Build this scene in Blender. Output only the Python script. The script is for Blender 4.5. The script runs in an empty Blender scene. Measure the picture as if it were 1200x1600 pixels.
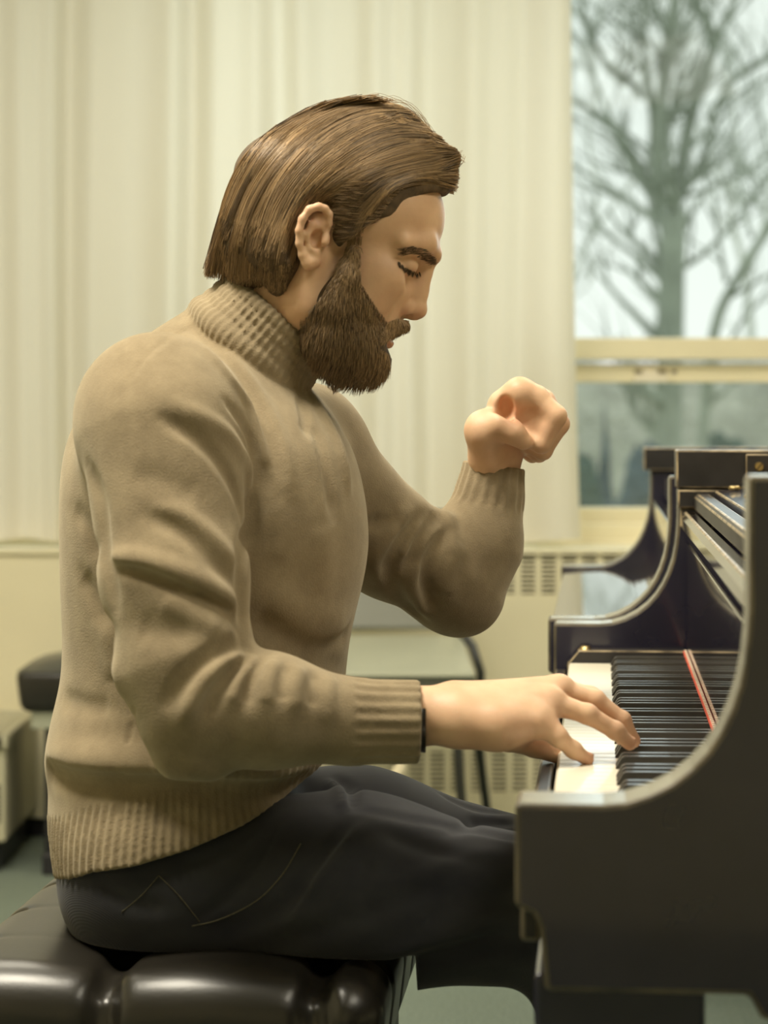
import bpy, bmesh, math, random
import numpy as np
from mathutils import Vector, Matrix

S = bpy.context.scene
COL = S.collection
R = math.radians

# ------------------------------------------------------------ camera
F, HC, YH = 3675.0, 1.044, 655.0        # focal length in pixels, eye height, horizon row
cd = bpy.data.cameras.new('camera')
cam = bpy.data.objects.new('camera', cd)
COL.objects.link(cam)
cam.location = (0, 0, HC)
cam.rotation_euler = (R(90), 0, 0)
cd.sensor_fit = 'HORIZONTAL'
cd.sensor_width = 24.0
cd.lens = 24.0 * F / 1200
cd.shift_y = -(800 - YH) / 1200
cd.clip_start = 0.05
cd.clip_end = 300
cd.dof.use_dof = True
cd.dof.focus_distance = 2.45
cd.dof.aperture_fstop = 5.2
S.camera = cam
S.view_settings.view_transform = 'Standard'
S.view_settings.look = 'None'
S.view_settings.gamma = 1
S.view_settings.use_curve_mapping = False
S.view_settings.exposure = 0.0
S.cycles.use_denoising = True
S.cycles.max_bounces = 8
S.cycles.transparent_max_bounces = 16
S.cycles.sample_clamp_indirect = 4


def at(px, py, D):
    return Vector(((px - 600) * D / F, D, HC - (py - YH) * D / F))


# ------------------------------------------------------------ world and lights
W = bpy.data.worlds.new('overcast_sky')
S.world = W
W.use_nodes = True
nt = W.node_tree
bg = nt.nodes['Background']
tc = nt.nodes.new('ShaderNodeTexCoord')
nz = nt.nodes.new('ShaderNodeTexNoise')
nz.inputs['Scale'].default_value = 3.0
cr = nt.nodes.new('ShaderNodeValToRGB')
cr.color_ramp.elements[0].position = 0.35
cr.color_ramp.elements[0].color = (0.78, 0.84, 0.80, 1)
cr.color_ramp.elements[1].position = 0.62
cr.color_ramp.elements[1].color = (0.98, 1.0, 0.95, 1)
nt.links.new(tc.outputs['Generated'], nz.inputs['Vector'])
nt.links.new(nz.outputs['Fac'], cr.inputs['Fac'])
nt.links.new(cr.outputs['Color'], bg.inputs['Color'])
bg.inputs['Strength'].default_value = 1.12


def area(name, loc, target, sx, sy, power, col):
    l = bpy.data.lights.new(name, 'AREA')
    l.shape = 'RECTANGLE'
    l.size, l.size_y = sx, sy
    l.energy = power
    l.color = col
    o = bpy.data.objects.new(name, l)
    COL.objects.link(o)
    o.location = loc
    o.rotation_euler = (Vector(target) - Vector(loc)).to_track_quat('-Z', 'Y').to_euler()
    return o


WARM = (1.0, 0.92, 0.75)
area('ceiling_and_fill_light', (-0.75, 2.0, 2.74), (-0.75, 2.0, 0), 0.8, 0.6, 74, WARM)
area('ceiling_and_fill_light', (1.1, 1.3, 2.74), (0.3, 2.2, 0.8), 1.0, 0.7, 25, WARM)  # unseen fill light, added at the right front to brighten the face
area('ceiling_and_fill_light', (-0.9, 3.9, 2.74), (-0.9, 3.9, 0), 1.2, 1.2, 38, WARM)
area('ceiling_and_fill_light', (1.3, 3.9, 2.74), (1.3, 3.9, 0), 1.2, 1.2, 34, WARM)
# daylight falling in through the glazing of the far wall
area('window_daylight', (0.9, 6.45, 1.75), (0.6, 3.0, 0.6), 3.4, 1.3, 34, (0.80, 0.92, 1.0))


# ------------------------------------------------------------ helpers
def tag(o, label=None, cat=None, group=None, kind=None):
    for k, v in (('label', label), ('category', cat), ('group', group), ('kind', kind)):
        if v:
            o[k] = v
    return o


def empty(name, loc=(0, 0, 0), rz=0, label=None, cat=None, group=None):
    o = bpy.data.objects.new(name, None)
    COL.objects.link(o)
    o.location = loc
    o.rotation_euler = (0, 0, rz)
    o.empty_display_size = 0.05
    return tag(o, label, cat, group)


def mesh_obj(name, me, mats, parent=None):
    o = bpy.data.objects.new(name, me)
    COL.objects.link(o)
    for m in (mats if isinstance(mats, (list, tuple)) else [mats]):
        me.materials.append(m)
    if parent is not None:
        o.parent = parent
    return o


def bm_obj(name, bm, mats, parent=None, smooth=False, bevel=0, seg=2, worn=None, angle=None):
    me = bpy.data.meshes.new(name)
    bmesh.ops.recalc_face_normals(bm, faces=bm.faces)
    bm.to_mesh(me)
    bm.free()
    o = mesh_obj(name, me, mats, parent)
    if worn is not None:
        me.materials.append(worn)
    if bevel:
        b = o.modifiers.new('edge', 'BEVEL')
        b.width = bevel
        b.segments = seg
        b.limit_method = 'ANGLE'
        b.angle_limit = R(angle or 30)
        if worn is not None:
            b.material = 1
    if smooth:
        for p in me.polygons:
            p.use_smooth = True
    return o


def add_box(bm, x0, x1, y0, y1, z0, z1, M=None):
    vs = [bm.verts.new((x, y, z)) for z in (z0, z1) for y in (y0, y1) for x in (x0, x1)]
    for f in ((0, 1, 3, 2), (4, 6, 7, 5), (0, 4, 5, 1), (2, 3, 7, 6), (0, 2, 6, 4), (1, 5, 7, 3)):
        bm.faces.new([vs[i] for i in f])
    if M is not None:
        for v in vs:
            v.co = M @ v.co
    return vs


def box(name, x0, x1, y0, y1, z0, z1, mats, parent=None, **kw):
    bm = bmesh.new()
    add_box(bm, x0, x1, y0, y1, z0, z1)
    return bm_obj(name, bm, mats, parent, **kw)


def add_tube(bm, pts, rad, n=10, cap=True):
    pts = [Vector(p) for p in pts]
    if not isinstance(rad, (list, tuple)):
        rad = [rad] * len(pts)
    rings = []
    up = None
    for i, p in enumerate(pts):
        t = (pts[min(i + 1, len(pts) - 1)] - pts[max(i - 1, 0)]).normalized()
        if up is None:
            up = t.orthogonal().normalized()
        up = (up - t * up.dot(t)).normalized()
        b = t.cross(up)
        rings.append([bm.verts.new(p + (up * math.cos(a) + b * math.sin(a)) * rad[i])
                      for a in [2 * math.pi * k / n for k in range(n)]])
    for a, b in zip(rings, rings[1:]):
        for k in range(n):
            bm.faces.new((a[k], a[(k + 1) % n], b[(k + 1) % n], b[k]))
    if cap:
        bm.faces.new(rings[0][::-1])
        bm.faces.new(rings[-1])


def tube(name, pts, rad, mats, parent=None, n=12):
    bm = bmesh.new()
    add_tube(bm, pts, rad, n)
    return bm_obj(name, bm, mats, parent, smooth=True)


def add_prism(bm, prof, v0, v1):
    """profile of (x, z) points pushed along y"""
    a = [bm.verts.new((x, v0, z)) for x, z in prof]
    b = [bm.verts.new((x, v1, z)) for x, z in prof]
    n = len(prof)
    for i in range(n):
        bm.faces.new((a[i], a[(i + 1) % n], b[(i + 1) % n], b[i]))
    bm.faces.new(a[::-1])
    bm.faces.new(b)


def prism(name, prof, v0, v1, mats, parent=None, **kw):
    bm = bmesh.new()
    add_prism(bm, prof, v0, v1)
    return bm_obj(name, bm, mats, parent, **kw)


def lathe(name, prof, mats, parent=None, n=24, loc=(0, 0, 0)):
    bm = bmesh.new()
    rings = []
    for r, z in prof:
        rings.append([bm.verts.new((loc[0] + r * math.cos(2 * math.pi * k / n), loc[1] + r * math.sin(2 * math.pi * k / n), loc[2] + z))
                      for k in range(n)])
    for a, b in zip(rings, rings[1:]):
        for k in range(n):
            bm.faces.new((a[k], a[(k + 1) % n], b[(k + 1) % n], b[k]))
    bm.faces.new(rings[0][::-1])
    bm.faces.new(rings[-1])
    return bm_obj(name, bm, mats, parent, smooth=True)


# ------------------------------------------------------------ materials
def mat(name, col, rough=0.5, **kw):
    """procedural principled material. kw: noise=(scale, amount) bump=(scale, strength, dist) coat metal sss trans spec col2"""
    m = bpy.data.materials.new(name)
    m.use_nodes = True
    n, l = m.node_tree.nodes, m.node_tree.links
    p = n['Principled BSDF']
    p.inputs['Base Color'].default_value = (*col, 1)
    p.inputs['Roughness'].default_value = rough
    p.inputs['Metallic'].default_value = kw.get('metal', 0)
    p.inputs['Coat Weight'].default_value = kw.get('coat', 0)
    p.inputs['Coat Roughness'].default_value = kw.get('coat_rough', 0.05)
    p.inputs['Specular IOR Level'].default_value = kw.get('spec', 0.5)
    if 'sheen' in kw:
        p.inputs['Sheen Weight'].default_value = kw['sheen']
        p.inputs['Sheen Roughness'].default_value = 0.5
        p.inputs['Sheen Tint'].default_value = (*kw.get('sheen_tint', (1, 1, 1)), 1)
    if 'sss' in kw:
        p.inputs['Subsurface Weight'].default_value = kw['sss']
        p.inputs['Subsurface Radius'].default_value = (1.0, 0.35, 0.2)
        p.inputs['Subsurface Scale'].default_value = 0.006
    tcn = n.new('ShaderNodeTexCoord')
    src = tcn.outputs['Object']
    if 'stretch' in kw:
        mp = n.new('ShaderNodeMapping')
        mp.inputs['Scale'].default_value = kw['stretch']
        l.new(src, mp.inputs['Vector'])
        src = mp.outputs['Vector']
    if 'noise' in kw:
        sc, amt = kw['noise']
        t = n.new('ShaderNodeTexNoise')
        t.inputs['Scale'].default_value = sc
        t.inputs['Detail'].default_value = 4
        l.new(src, t.inputs['Vector'])
        r = n.new('ShaderNodeValToRGB')
        c2 = kw.get('col2')
        lo = tuple(c * (1 - amt) for c in col) if c2 is None else c2
        hi = tuple(min(1, c * (1 + amt)) for c in col) if c2 is None else col
        r.color_ramp.elements[0].position = kw.get('lo', 0.3)
        r.color_ramp.elements[0].color = (*lo, 1)
        r.color_ramp.elements[1].position = kw.get('hi', 0.7)
        r.color_ramp.elements[1].color = (*hi, 1)
        l.new(t.outputs['Fac'], r.inputs['Fac'])
        l.new(r.outputs['Color'], p.inputs['Base Color'])
    if 'bump' in kw:
        sc, st, ds = kw['bump']
        t = n.new('ShaderNodeTexNoise')
        t.inputs['Scale'].default_value = sc
        t.inputs['Detail'].default_value = 3
        l.new(src, t.inputs['Vector'])
        b = n.new('ShaderNodeBump')
        b.inputs['Strength'].default_value = st
        b.inputs['Distance'].default_value = ds
        l.new(t.outputs['Fac'], b.inputs['Height'])
        l.new(b.outputs['Normal'], p.inputs['Normal'])
    return m


M = {}
M['gloss'] = mat('polished_lacquer', (0.020, 0.018, 0.022), 0.05, coat=0.5, coat_rough=0.03)
M['lacquer'] = mat('piano_lacquer', (0.022, 0.0208, 0.040), 0.20, noise=(6, 0.25), coat=0.6, bump=(35, 0.03, 0.002))
M['lacquer_worn'] = mat('piano_lacquer_dusty', (0.026, 0.023, 0.023), 0.42, noise=(14, 0.5), bump=(60, 0.1, 0.001))
M['edge'] = mat('worn_wood_edge', (0.42, 0.33, 0.20), 0.35, noise=(40, 0.5), col2=(0.10, 0.075, 0.045), lo=0.35, hi=0.6)
M['rim'] = mat('rubbed_rim_edge', (0.14, 0.115, 0.075), 0.4, noise=(26, 0.5), col2=(0.04, 0.033, 0.026), lo=0.3, hi=0.65)
M['rim_top'] = mat('pale_rim_top', (0.25, 0.245, 0.20), 0.25, noise=(18, 0.2))  # paler than the lacquer, for the top and curved faces of the arms
M['ivory'] = mat('ivory_key', (0.84, 0.78, 0.64), 0.36, noise=(9, 0.05), coat=0.2)
M['ebony'] = mat('ebony_key', (0.040, 0.037, 0.033), 0.40, noise=(20, 0.3), coat=0.15)
M['felt_red'] = mat('red_felt', (0.62, 0.10, 0.06), 0.9, noise=(300, 0.4), bump=(500, 0.6, 0.001))
M['felt_white'] = mat('pale_felt', (0.75, 0.66, 0.52), 0.9, noise=(300, 0.15))
M['brass'] = mat('aged_brass', (0.55, 0.42, 0.20), 0.35, metal=1.0, noise=(40, 0.3))
M['gold_plate'] = mat('bronzed_iron', (0.50, 0.36, 0.14), 0.4, metal=0.7, noise=(12, 0.15))
M['spruce'] = mat('soundboard_spruce', (0.55, 0.38, 0.19), 0.45, noise=(5, 0.2), stretch=(1, 12, 1))
M['cream'] = mat('cream_wall_paint', (0.80, 0.73, 0.52), 0.6, noise=(2.5, 0.04), bump=(160, 0.06, 0.001))
M['cream_metal'] = mat('cream_enamel_metal', (0.80, 0.74, 0.53), 0.42, noise=(3, 0.05))
M['cream_frame'] = mat('window_frame_paint', (0.86, 0.79, 0.57), 0.4, noise=(8, 0.04))
M['heater'] = mat('shaded_cream_enamel', (0.50, 0.47, 0.33), 0.5, noise=(4, 0.06))  # shading on the heater is put into this darker enamel colour
M['grille_inner'] = mat('grille_inside', (0.22, 0.19, 0.11), 0.8, noise=(10, 0.1))
M['ceil'] = mat('ceiling_tile', (0.78, 0.75, 0.62), 0.8, noise=(30, 0.06))
M['carpet'] = mat('grey_green_carpet', (0.185, 0.225, 0.180), 0.95, noise=(180, 0.35), bump=(420, 0.8, 0.004))
M['leather'] = mat('black_leather', (0.019, 0.0165, 0.0125), 0.34, noise=(7, 0.3), bump=(260, 0.10, 0.001), coat=0.12, coat_rough=0.2)
M['black_paint'] = mat('black_painted_wood', (0.020, 0.019, 0.022), 0.4, noise=(9, 0.3))
M['vinyl_dark'] = mat('dark_olive_vinyl', (0.045, 0.045, 0.036), 0.3, noise=(10, 0.2))
M['tube_black'] = mat('black_tube', (0.022, 0.024, 0.020), 0.35, noise=(10, 0.2))
M['grey_shell'] = mat('pale_grey_plastic', (0.42, 0.43, 0.33), 0.35, noise=(6, 0.05))
M['slate_shell'] = mat('slate_plastic', (0.17, 0.175, 0.145), 0.35, noise=(6, 0.08))
# ============================================================ THE SETTING
WY = 6.10                                 # inner face of the window wall
sW = F / WY
wz = lambda py: HC - (py - YH) / sW
wx = lambda px: (px - 600) / sW
XL, XR, YB, ZC = -2.9, 3.1, -1.6, 2.80


def struct(o):
    o['kind'] = 'structure'
    return o


struct(box('floor', XL - .2, XR + .2, YB - .2, WY + .24, -0.08, 0.0, M['carpet']))
struct(box('ceiling', XL - .2, XR + .2, YB - .2, WY + .24, ZC, ZC + .08, M['ceil']))
struct(box('wall_left', XL - .12, XL, YB - .2, WY + .24, 0, ZC, M['cream']))
struct(box('wall_right', XR, XR + .12, YB - .2, WY + .24, 0, ZC, M['cream']))
struct(box('wall_front', XL, XR, YB - .12, YB, 0, ZC, M['cream']))
# window wall with one long opening
wl, wr, wb, wt = -1.75, 2.6, wz(850), 2.45
bm = bmesh.new()
add_box(bm, XL, XR, WY, WY + .2, 0, wb)
add_box(bm, XL, XR, WY, WY + .2, wt, ZC)
add_box(bm, XL, wl, WY, WY + .2, wb, wt)
add_box(bm, wr, XR, WY, WY + .2, wb, wt)
struct(bm_obj('wall_back', bm, M['cream']))

M['glass'] = bpy.data.materials.new('window_glass')
M['glass'].use_nodes = True
n, l = M['glass'].node_tree.nodes, M['glass'].node_tree.links
n.remove(n['Principled BSDF'])
tr = n.new('ShaderNodeBsdfTransparent'); tr.inputs[0].default_value = (0.95, 0.98, 0.96, 1)
gl = n.new('ShaderNodeBsdfGlossy'); gl.inputs['Roughness'].default_value = 0.02
fr = n.new('ShaderNodeFresnel'); fr.inputs['IOR'].default_value = 1.12
mx = n.new('ShaderNodeMixShader')
l.new(fr.outputs[0], mx.inputs[0]); l.new(tr.outputs[0], mx.inputs[1]); l.new(gl.outputs[0], mx.inputs[2])
l.new(mx.outputs[0], n['Material Output'].inputs['Surface'])
# insect screen: fine dark mesh, mostly see-through
M['screen'] = bpy.data.materials.new('insect_screen')
M['screen'].use_nodes = True
n, l = M['screen'].node_tree.nodes, M['screen'].node_tree.links
tr = n.new('ShaderNodeBsdfTransparent')
mx = n.new('ShaderNodeMixShader'); mx.inputs[0].default_value = 0.2
n['Principled BSDF'].inputs['Base Color'].default_value = (0.50, 0.52, 0.50, 1)
l.new(tr.outputs[0], mx.inputs[1]); l.new(n['Principled BSDF'].outputs[0], mx.inputs[2])
l.new(mx.outputs[0], n['Material Output'].inputs['Surface'])

# right window: fixed light above, hinged sash below
Lx = wx(874)
win = empty('window_1', (0, 0, 0)); win['kind'] = 'structure'
bm = bmesh.new()
add_box(bm, Lx - .05, Lx + .012, WY - .01, WY + .16, wb, wt)             # left jamb
add_box(bm, wr - .05, wr, WY - .01, WY + .16, wb, wt)
add_box(bm, Lx, wr, WY - .01, WY + .16, wz(561), wz(528))                # transom
add_box(bm, Lx, wr, WY - .01, WY + .16, wt - .05, wt)
add_box(bm, Lx, wr, WY - .012, WY + .16, wb, wz(818))                    # bottom rail
bm_obj('window_frame', bm, M['cream_frame'], win, bevel=.003)
bm = bmesh.new()
ax = wx(886)
add_box(bm, ax - .002, wr - .05, WY + .035, WY + .09, wz(597), wz(569))
add_box(bm, ax - .016, ax, WY + .035, WY + .09, wz(806), wz(569))
add_box(bm, ax - .002, wr - .05, WY + .035, WY + .09, wz(822), wz(794))
add_box(bm, 1.35, 1.39, WY + .035, WY + .09, wz(794), wz(597))
sash = bm_obj('sash', bm, M['cream_frame'], win, bevel=.003)
bm = bmesh.new()
add_box(bm, wx(992), wx(1045), WY + .012, WY + .035, wz(597), wz(586))
add_box(bm, wx(1005), wx(1030), WY + .02, WY + .036, wz(586), wz(578))
bm_obj('sash_latch', bm, M['ivory'], sash, bevel=.002)
for a_, b_ in ((993, 1008), (1024, 1044), (1052, 1060)):
    bm = bmesh.new()
    add_box(bm, wx(a_), wx(b_), WY + .031, WY + .0352, wz(583), wz(577))
    bm_obj('latch_slot', bm, M['grille_inner'], sash)
bm = bmesh.new()
add_box(bm, Lx, wr - .05, WY + .08, WY + .084, wz(528), wt - .05)
bm_obj('upper_pane', bm, M['glass'], win)
bm = bmesh.new()
add_box(bm, ax, wr - .05, WY + .06, WY + .064, wz(794), wz(597))
bm_obj('lower_pane', bm, M['glass'], win)
bm = bmesh.new()
vs = [bm.verts.new(p) for p in ((ax, WY + .10, wz(822)), (wr - .05, WY + .10, wz(822)), (wr - .05, WY + .10, wz(565)), (ax, WY + .10, wz(565)))]
bm.faces.new(vs)
bm_obj('insect_screen', bm, M['screen'], win)
# left window, behind the curtain
win2 = empty('window_2', (0, 0, 0)); win2['kind'] = 'structure'
bm = bmesh.new()
xs = [wl, -.60, .02, Lx - .05]
for x in xs:
    add_box(bm, x - .03 if x != wl else wl, x + .03, WY, WY + .15, wb, wt)
for i in range(3):
    for z0, z1 in ((wb, wb + .05), (wt - .05, wt)):
        add_box(bm, xs[i] + .03, xs[i + 1] - .03, WY, WY + .15, z0, z1)
bm_obj('window_frame', bm, M['cream_frame'], win2)
for i in range(3):
    bm = bmesh.new()
    add_box(bm, xs[i] + .03, xs[i + 1] - .03, WY + .08, WY + .084, wb + .05, wt - .05)
    bm_obj('pane', bm, M['glass'], win2)
struct(box('trim_1', wl - .05, wr + .05, WY - .035, WY + .02, wb - .018, wb + .012, M['cream_frame'], bevel=.004))

# ------------------------------------------------------------ convector cover under the window
CY = 5.86
cz = lambda py: HC - (py - YH) * CY / F
cx = lambda px: (px - 600) * CY / F
conv = empty('convector_cover', (0, CY, 0), label='long cream metal convector cover with slotted grilles running under the window', cat='radiator')
gx0, gx1 = cx(772), cx(1230)
lg0 = cx(598)
zt = cz(858)
bm = bmesh.new()
y0, y1 = 0, .236
add_box(bm, -2.6, 2.9, y0 - .01, y1, zt - .012, zt)                       # top sheet
add_box(bm, -2.6, lg0, y0, y0 + .01, .05, zt - .012)                      # plain front, left
add_box(bm, lg0, gx0, y0, y0 + .01, cz(1175), zt - .012)
add_box(bm, gx1, 2.9, y0, y0 + .01, .05, zt - .012)
add_box(bm, gx0, gx1, y0, y0 + .01, cz(866), zt - .012)
add_box(bm, gx0, gx1, y0, y0 + .01, cz(1175), cz(932))
add_box(bm, lg0, gx1, y0, y0 + .01, .05, cz(1241))
add_box(bm, -2.6, -2.59, y0, y1, 0.05, zt)
bm_obj('cabinet', bm, M['cream_metal'], conv, bevel=.004)
bm = bmesh.new()
add_box(bm, -2.6, 2.9, y0 + .03, y1, 0, .05)
bm_obj('kick_plate', bm, M['black_paint'], conv)


def grille(name, xa, xb, za, zb, parent, per=.0512, ns=9):
    g = bmesh.new()
    x = xa
    while x < xb - .01:
        add_box(g, x, x + .016, y0, y0 + .012, za, zb)
        x += per
    h = (zb - za) / ns
    for i in range(ns):
        add_box(g, xa, xb, y0 + .003, y0 + .016, za + i * h, za + i * h + h * .45)
    bm_obj(name, g, M['cream_metal'], parent)
    box('grille_back', xa, xb, y0 + .05, y0 + .054, za, zb, M['grille_inner'], parent)


grille('upper_grille', gx0, gx1, cz(932), cz(866), conv)
grille('lower_grille', lg0, gx1, cz(1241), cz(1175), conv)

# low heater that sticks out from the wall at the left
ht = empty('low_heater', (0, 0, 0), label='low cream floor heater with slotted top at the left edge, in front of the wall', cat='heater')
hx, hy0, hy1, hz = -0.868, 5.39, 5.855, .318
box('casing', hx - .9, hx, hy0, hy1, .075, hz - .03, M['heater'], ht, bevel=.004)
bm = bmesh.new()
for i in range(11):
    ya = hy0 + .03 + i * .036
    add_box(bm, hx - .86, hx - .03, ya, ya + .024, hz - .02, hz)
bm_obj('top_grille', bm, M['heater'], ht, bevel=.002)
bm = bmesh.new()
add_box(bm, hx - .9, hx, hy0 - .012, hy0 + .028, hz - .03, hz + .002)
add_box(bm, hx - .9, hx, hy1 - .022, hy1, hz - .03, hz + .002)
add_box(bm, hx - .028, hx + .006, hy0 - .012, hy1, hz - .03, hz + .002)
bm_obj('top_rim', bm, M['heater'], ht, bevel=.006)
bm = bmesh.new()
for i in range(9):
    add_box(bm, hx - .045, hx - .010, hy0 - .002, hy0 + .002, .120 + i * .010, .1255 + i * .010)
bm_obj('vent_slots', bm, M['black_paint'], ht)
box('base', hx - .88, hx - .02, hy0 + .03, hy1, 0, .075, M['black_paint'], ht)

# ------------------------------------------------------------ curtain
M['curtain'] = bpy.data.materials.new('cream_curtain_cloth')
M['curtain'].use_nodes = True
n, l = M['curtain'].node_tree.nodes, M['curtain'].node_tree.links
p = n['Principled BSDF']
p.inputs['Base Color'].default_value = (0.745, 0.695, 0.575, 1)
p.inputs['Roughness'].default_value = 0.8
tl = n.new('ShaderNodeBsdfTranslucent'); tl.inputs['Color'].default_value = (0.90, 0.83, 0.70, 1)
mx = n.new('ShaderNodeMixShader'); mx.inputs[0].default_value = 0.30
l.new(p.outputs[0], mx.inputs[1]); l.new(tl.outputs[0], mx.inputs[2])
l.new(mx.outputs[0], n['Material Output'].inputs['Surface'])
tcn = n.new('ShaderNodeTexCoord')
mp = n.new('ShaderNodeMapping'); mp.inputs['Scale'].default_value = (260, 260, 260)
t = n.new('ShaderNodeTexNoise'); t.inputs['Scale'].default_value = 1
b = n.new('ShaderNodeBump'); b.inputs['Strength'].default_value = .15; b.inputs['Distance'].default_value = .001
l.new(tcn.outputs['Object'], mp.inputs['Vector']); l.new(mp.outputs[0], t.inputs['Vector'])
l.new(t.outputs['Fac'], b.inputs['Height']); l.new(b.outputs[0], p.inputs['Normal'])

KY = 5.98
kx = lambda px: (px - 600) * KY / F
rng = random.Random(5)
ridges = [-260, -190, -120, -60, -5, 62, 118, 178, 232, 300, 352, 402, 470, 525, 590, 642, 700, 745, 790, 838, 868]
cols, x = [], kx(-300)
x_end = kx(884)
NX = 760
bm = bmesh.new()
grid = []
NZ = 26
ztop, zbot = 2.52, HC - (843 - YH) * KY / F
for i in range(NX + 1):
    xx = kx(-300) + (x_end - kx(-300)) * i / NX
    px = xx * F / KY + 600
    a = 0.0
    for j, r in enumerate(ridges):
        w = (22 + (j * 37 % 22))
        a += (0.075 + 0.028 * math.sin(j * 2.3)) * math.exp(-((px - r) / w) ** 2)
    a += 0.003 * math.sin(px * .13) + .004 * math.sin(px * .063 + 1)
    col = []
    for k in range(NZ + 1):
        f = k / NZ
        z = zbot + (ztop - zbot) * f
        drop = 1 - f
        y = KY + .03 - a * (0.75 + .35 * drop) + .004 * math.sin(px * .03 + z * 4)
        zz = z + (.006 * math.sin(px * .045) if k == 0 else 0)
        sx = xx + .010 * drop * drop * (px - 870 > 0) + .006 * math.sin(z * 2.2 + px * .011)
        if px > 820:
            sx += .024 * (drop ** 2) * (px - 820) / 60
        col.append(bm.verts.new((sx, y, zz)))
    grid.append(col)
for a_, b_ in zip(grid, grid[1:]):
    for k in range(NZ):
        bm.faces.new((a_[k], b_[k], b_[k + 1], a_[k + 1]))
cur = empty('curtain', (0, 0, 0), label='long cream pleated curtain drawn across the window behind the pianist', cat='curtain')
bm_obj('cloth', bm, M['curtain'], cur, smooth=True)
bm = bmesh.new()
add_tube(bm, [(kx(-320), WY - .04, 2.56), (kx(1800), WY - .04, 2.56)], .014, 10)
bm_obj('curtain_rod', bm, M['brass'], cur, smooth=True)
# ============================================================ OUTSIDE THE WINDOW
M['ground_out'] = mat('winter_lawn', (0.20, 0.23, 0.15), 0.95, noise=(1.5, 0.3))
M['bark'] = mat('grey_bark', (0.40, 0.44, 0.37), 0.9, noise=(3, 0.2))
M['bark_pale'] = mat('hazed_far_bark', (0.64, 0.67, 0.60), 0.9, noise=(3, 0.15))  # haze over the far trees is put into this paler bark colour
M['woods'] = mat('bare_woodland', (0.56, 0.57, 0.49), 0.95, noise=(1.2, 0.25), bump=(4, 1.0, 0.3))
M['conifer'] = mat('blue_green_conifer', (0.075, 0.13, 0.12), 0.9, noise=(3, 0.4), bump=(9, 1.0, 0.2))
M['conifer_b'] = mat('blue_spruce', (0.075, 0.125, 0.17), 0.9, noise=(3, 0.4), bump=(9, 1.0, 0.2))
g = box('ground_outside', -60, 60, WY + .25, 110, -1.4, -1.0, M['ground_out'])
g['kind'] = 'structure'


def lumpy(name, c, r, m, seed, label, cat, group=None, cone=False):
    """one rounded shrub: trunkless foliage mass with lumps"""
    rg = random.Random(seed)
    bm = bmesh.new()
    bmesh.ops.create_icosphere(bm, subdivisions=4, radius=1)
    ph = [rg.uniform(0, 6) for _ in range(6)]
    for v in bm.verts:
        d = v.co.normalized()
        k = 1 + .09 * math.sin(5 * d.x + ph[0]) * math.sin(6 * d.z + ph[1]) + .06 * math.sin(11 * d.y + ph[2] + 3 * d.z) + .05 * math.sin(17 * d.x + ph[3]) * math.sin(15 * d.z + ph[4])
        w = 1.0
        if cone:
            w = max(.12, .5 - d.z * .5) * 1.3
        v.co = Vector((d.x * r[0] * k * w, d.y * r[1] * k * w, d.z * r[2] * k))
    o = bm_obj(name, bm, m, smooth=True)
    o.location = c
    return tag(o, label, cat, group)


# bare woodland bank beyond the lawn
rg = random.Random(3)
bm = bmesh.new()
N = 220
rows = []
for i in range(N + 1):
    x = -30 + 72 * i / N
    h = HC + (YH - (555 + 14 * math.sin(i * .5) + 10 * math.sin(i * 1.3))) * 34 / F
    rows.append([bm.verts.new((x, 34, -1.05)), bm.verts.new((x + rg.uniform(-.1, .1), 34.3 + rg.uniform(-.2, .2), h * .5)),
                 bm.verts.new((x, 35.2, h)), bm.verts.new((x, 38, h * .7)), bm.verts.new((x, 40, -1.05))])
for a_, b_ in zip(rows, rows[1:]):
    for k in range(4):
        bm.faces.new((a_[k], b_[k], b_[k + 1], a_[k + 1]))
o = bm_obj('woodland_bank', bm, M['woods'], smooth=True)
o['kind'] = 'structure'

sh = [(945, 700, 26, 62, 24, 'conifer_b', 'narrow dark blue conifer outside, left of the two in the lower pane', True),
      (1012, 745, 52, 48, 22, 'conifer_b', 'wide dark blue shrub outside, right of the narrow conifer', False),
      (905, 750, 44, 42, 20, 'conifer', 'low green shrub outside at the left end of the lower pane', False),
      (1130, 730, 60, 50, 26, 'conifer', 'green shrub outside, hidden mostly by the piano rim', False)]
for i, (px, py, wx_, hh, D, m, lb, cone) in enumerate(sh):
    c = at(px, py, D)
    top_ = c.z + hh * D / F
    rz = (top_ + 1.02) / 2
    lumpy('shrub', (c.x, c.y, top_ - rz), (wx_ * D / F, wx_ * D / F, rz), M[m], 11 + i, lb, 'shrub', cone=cone)


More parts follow.
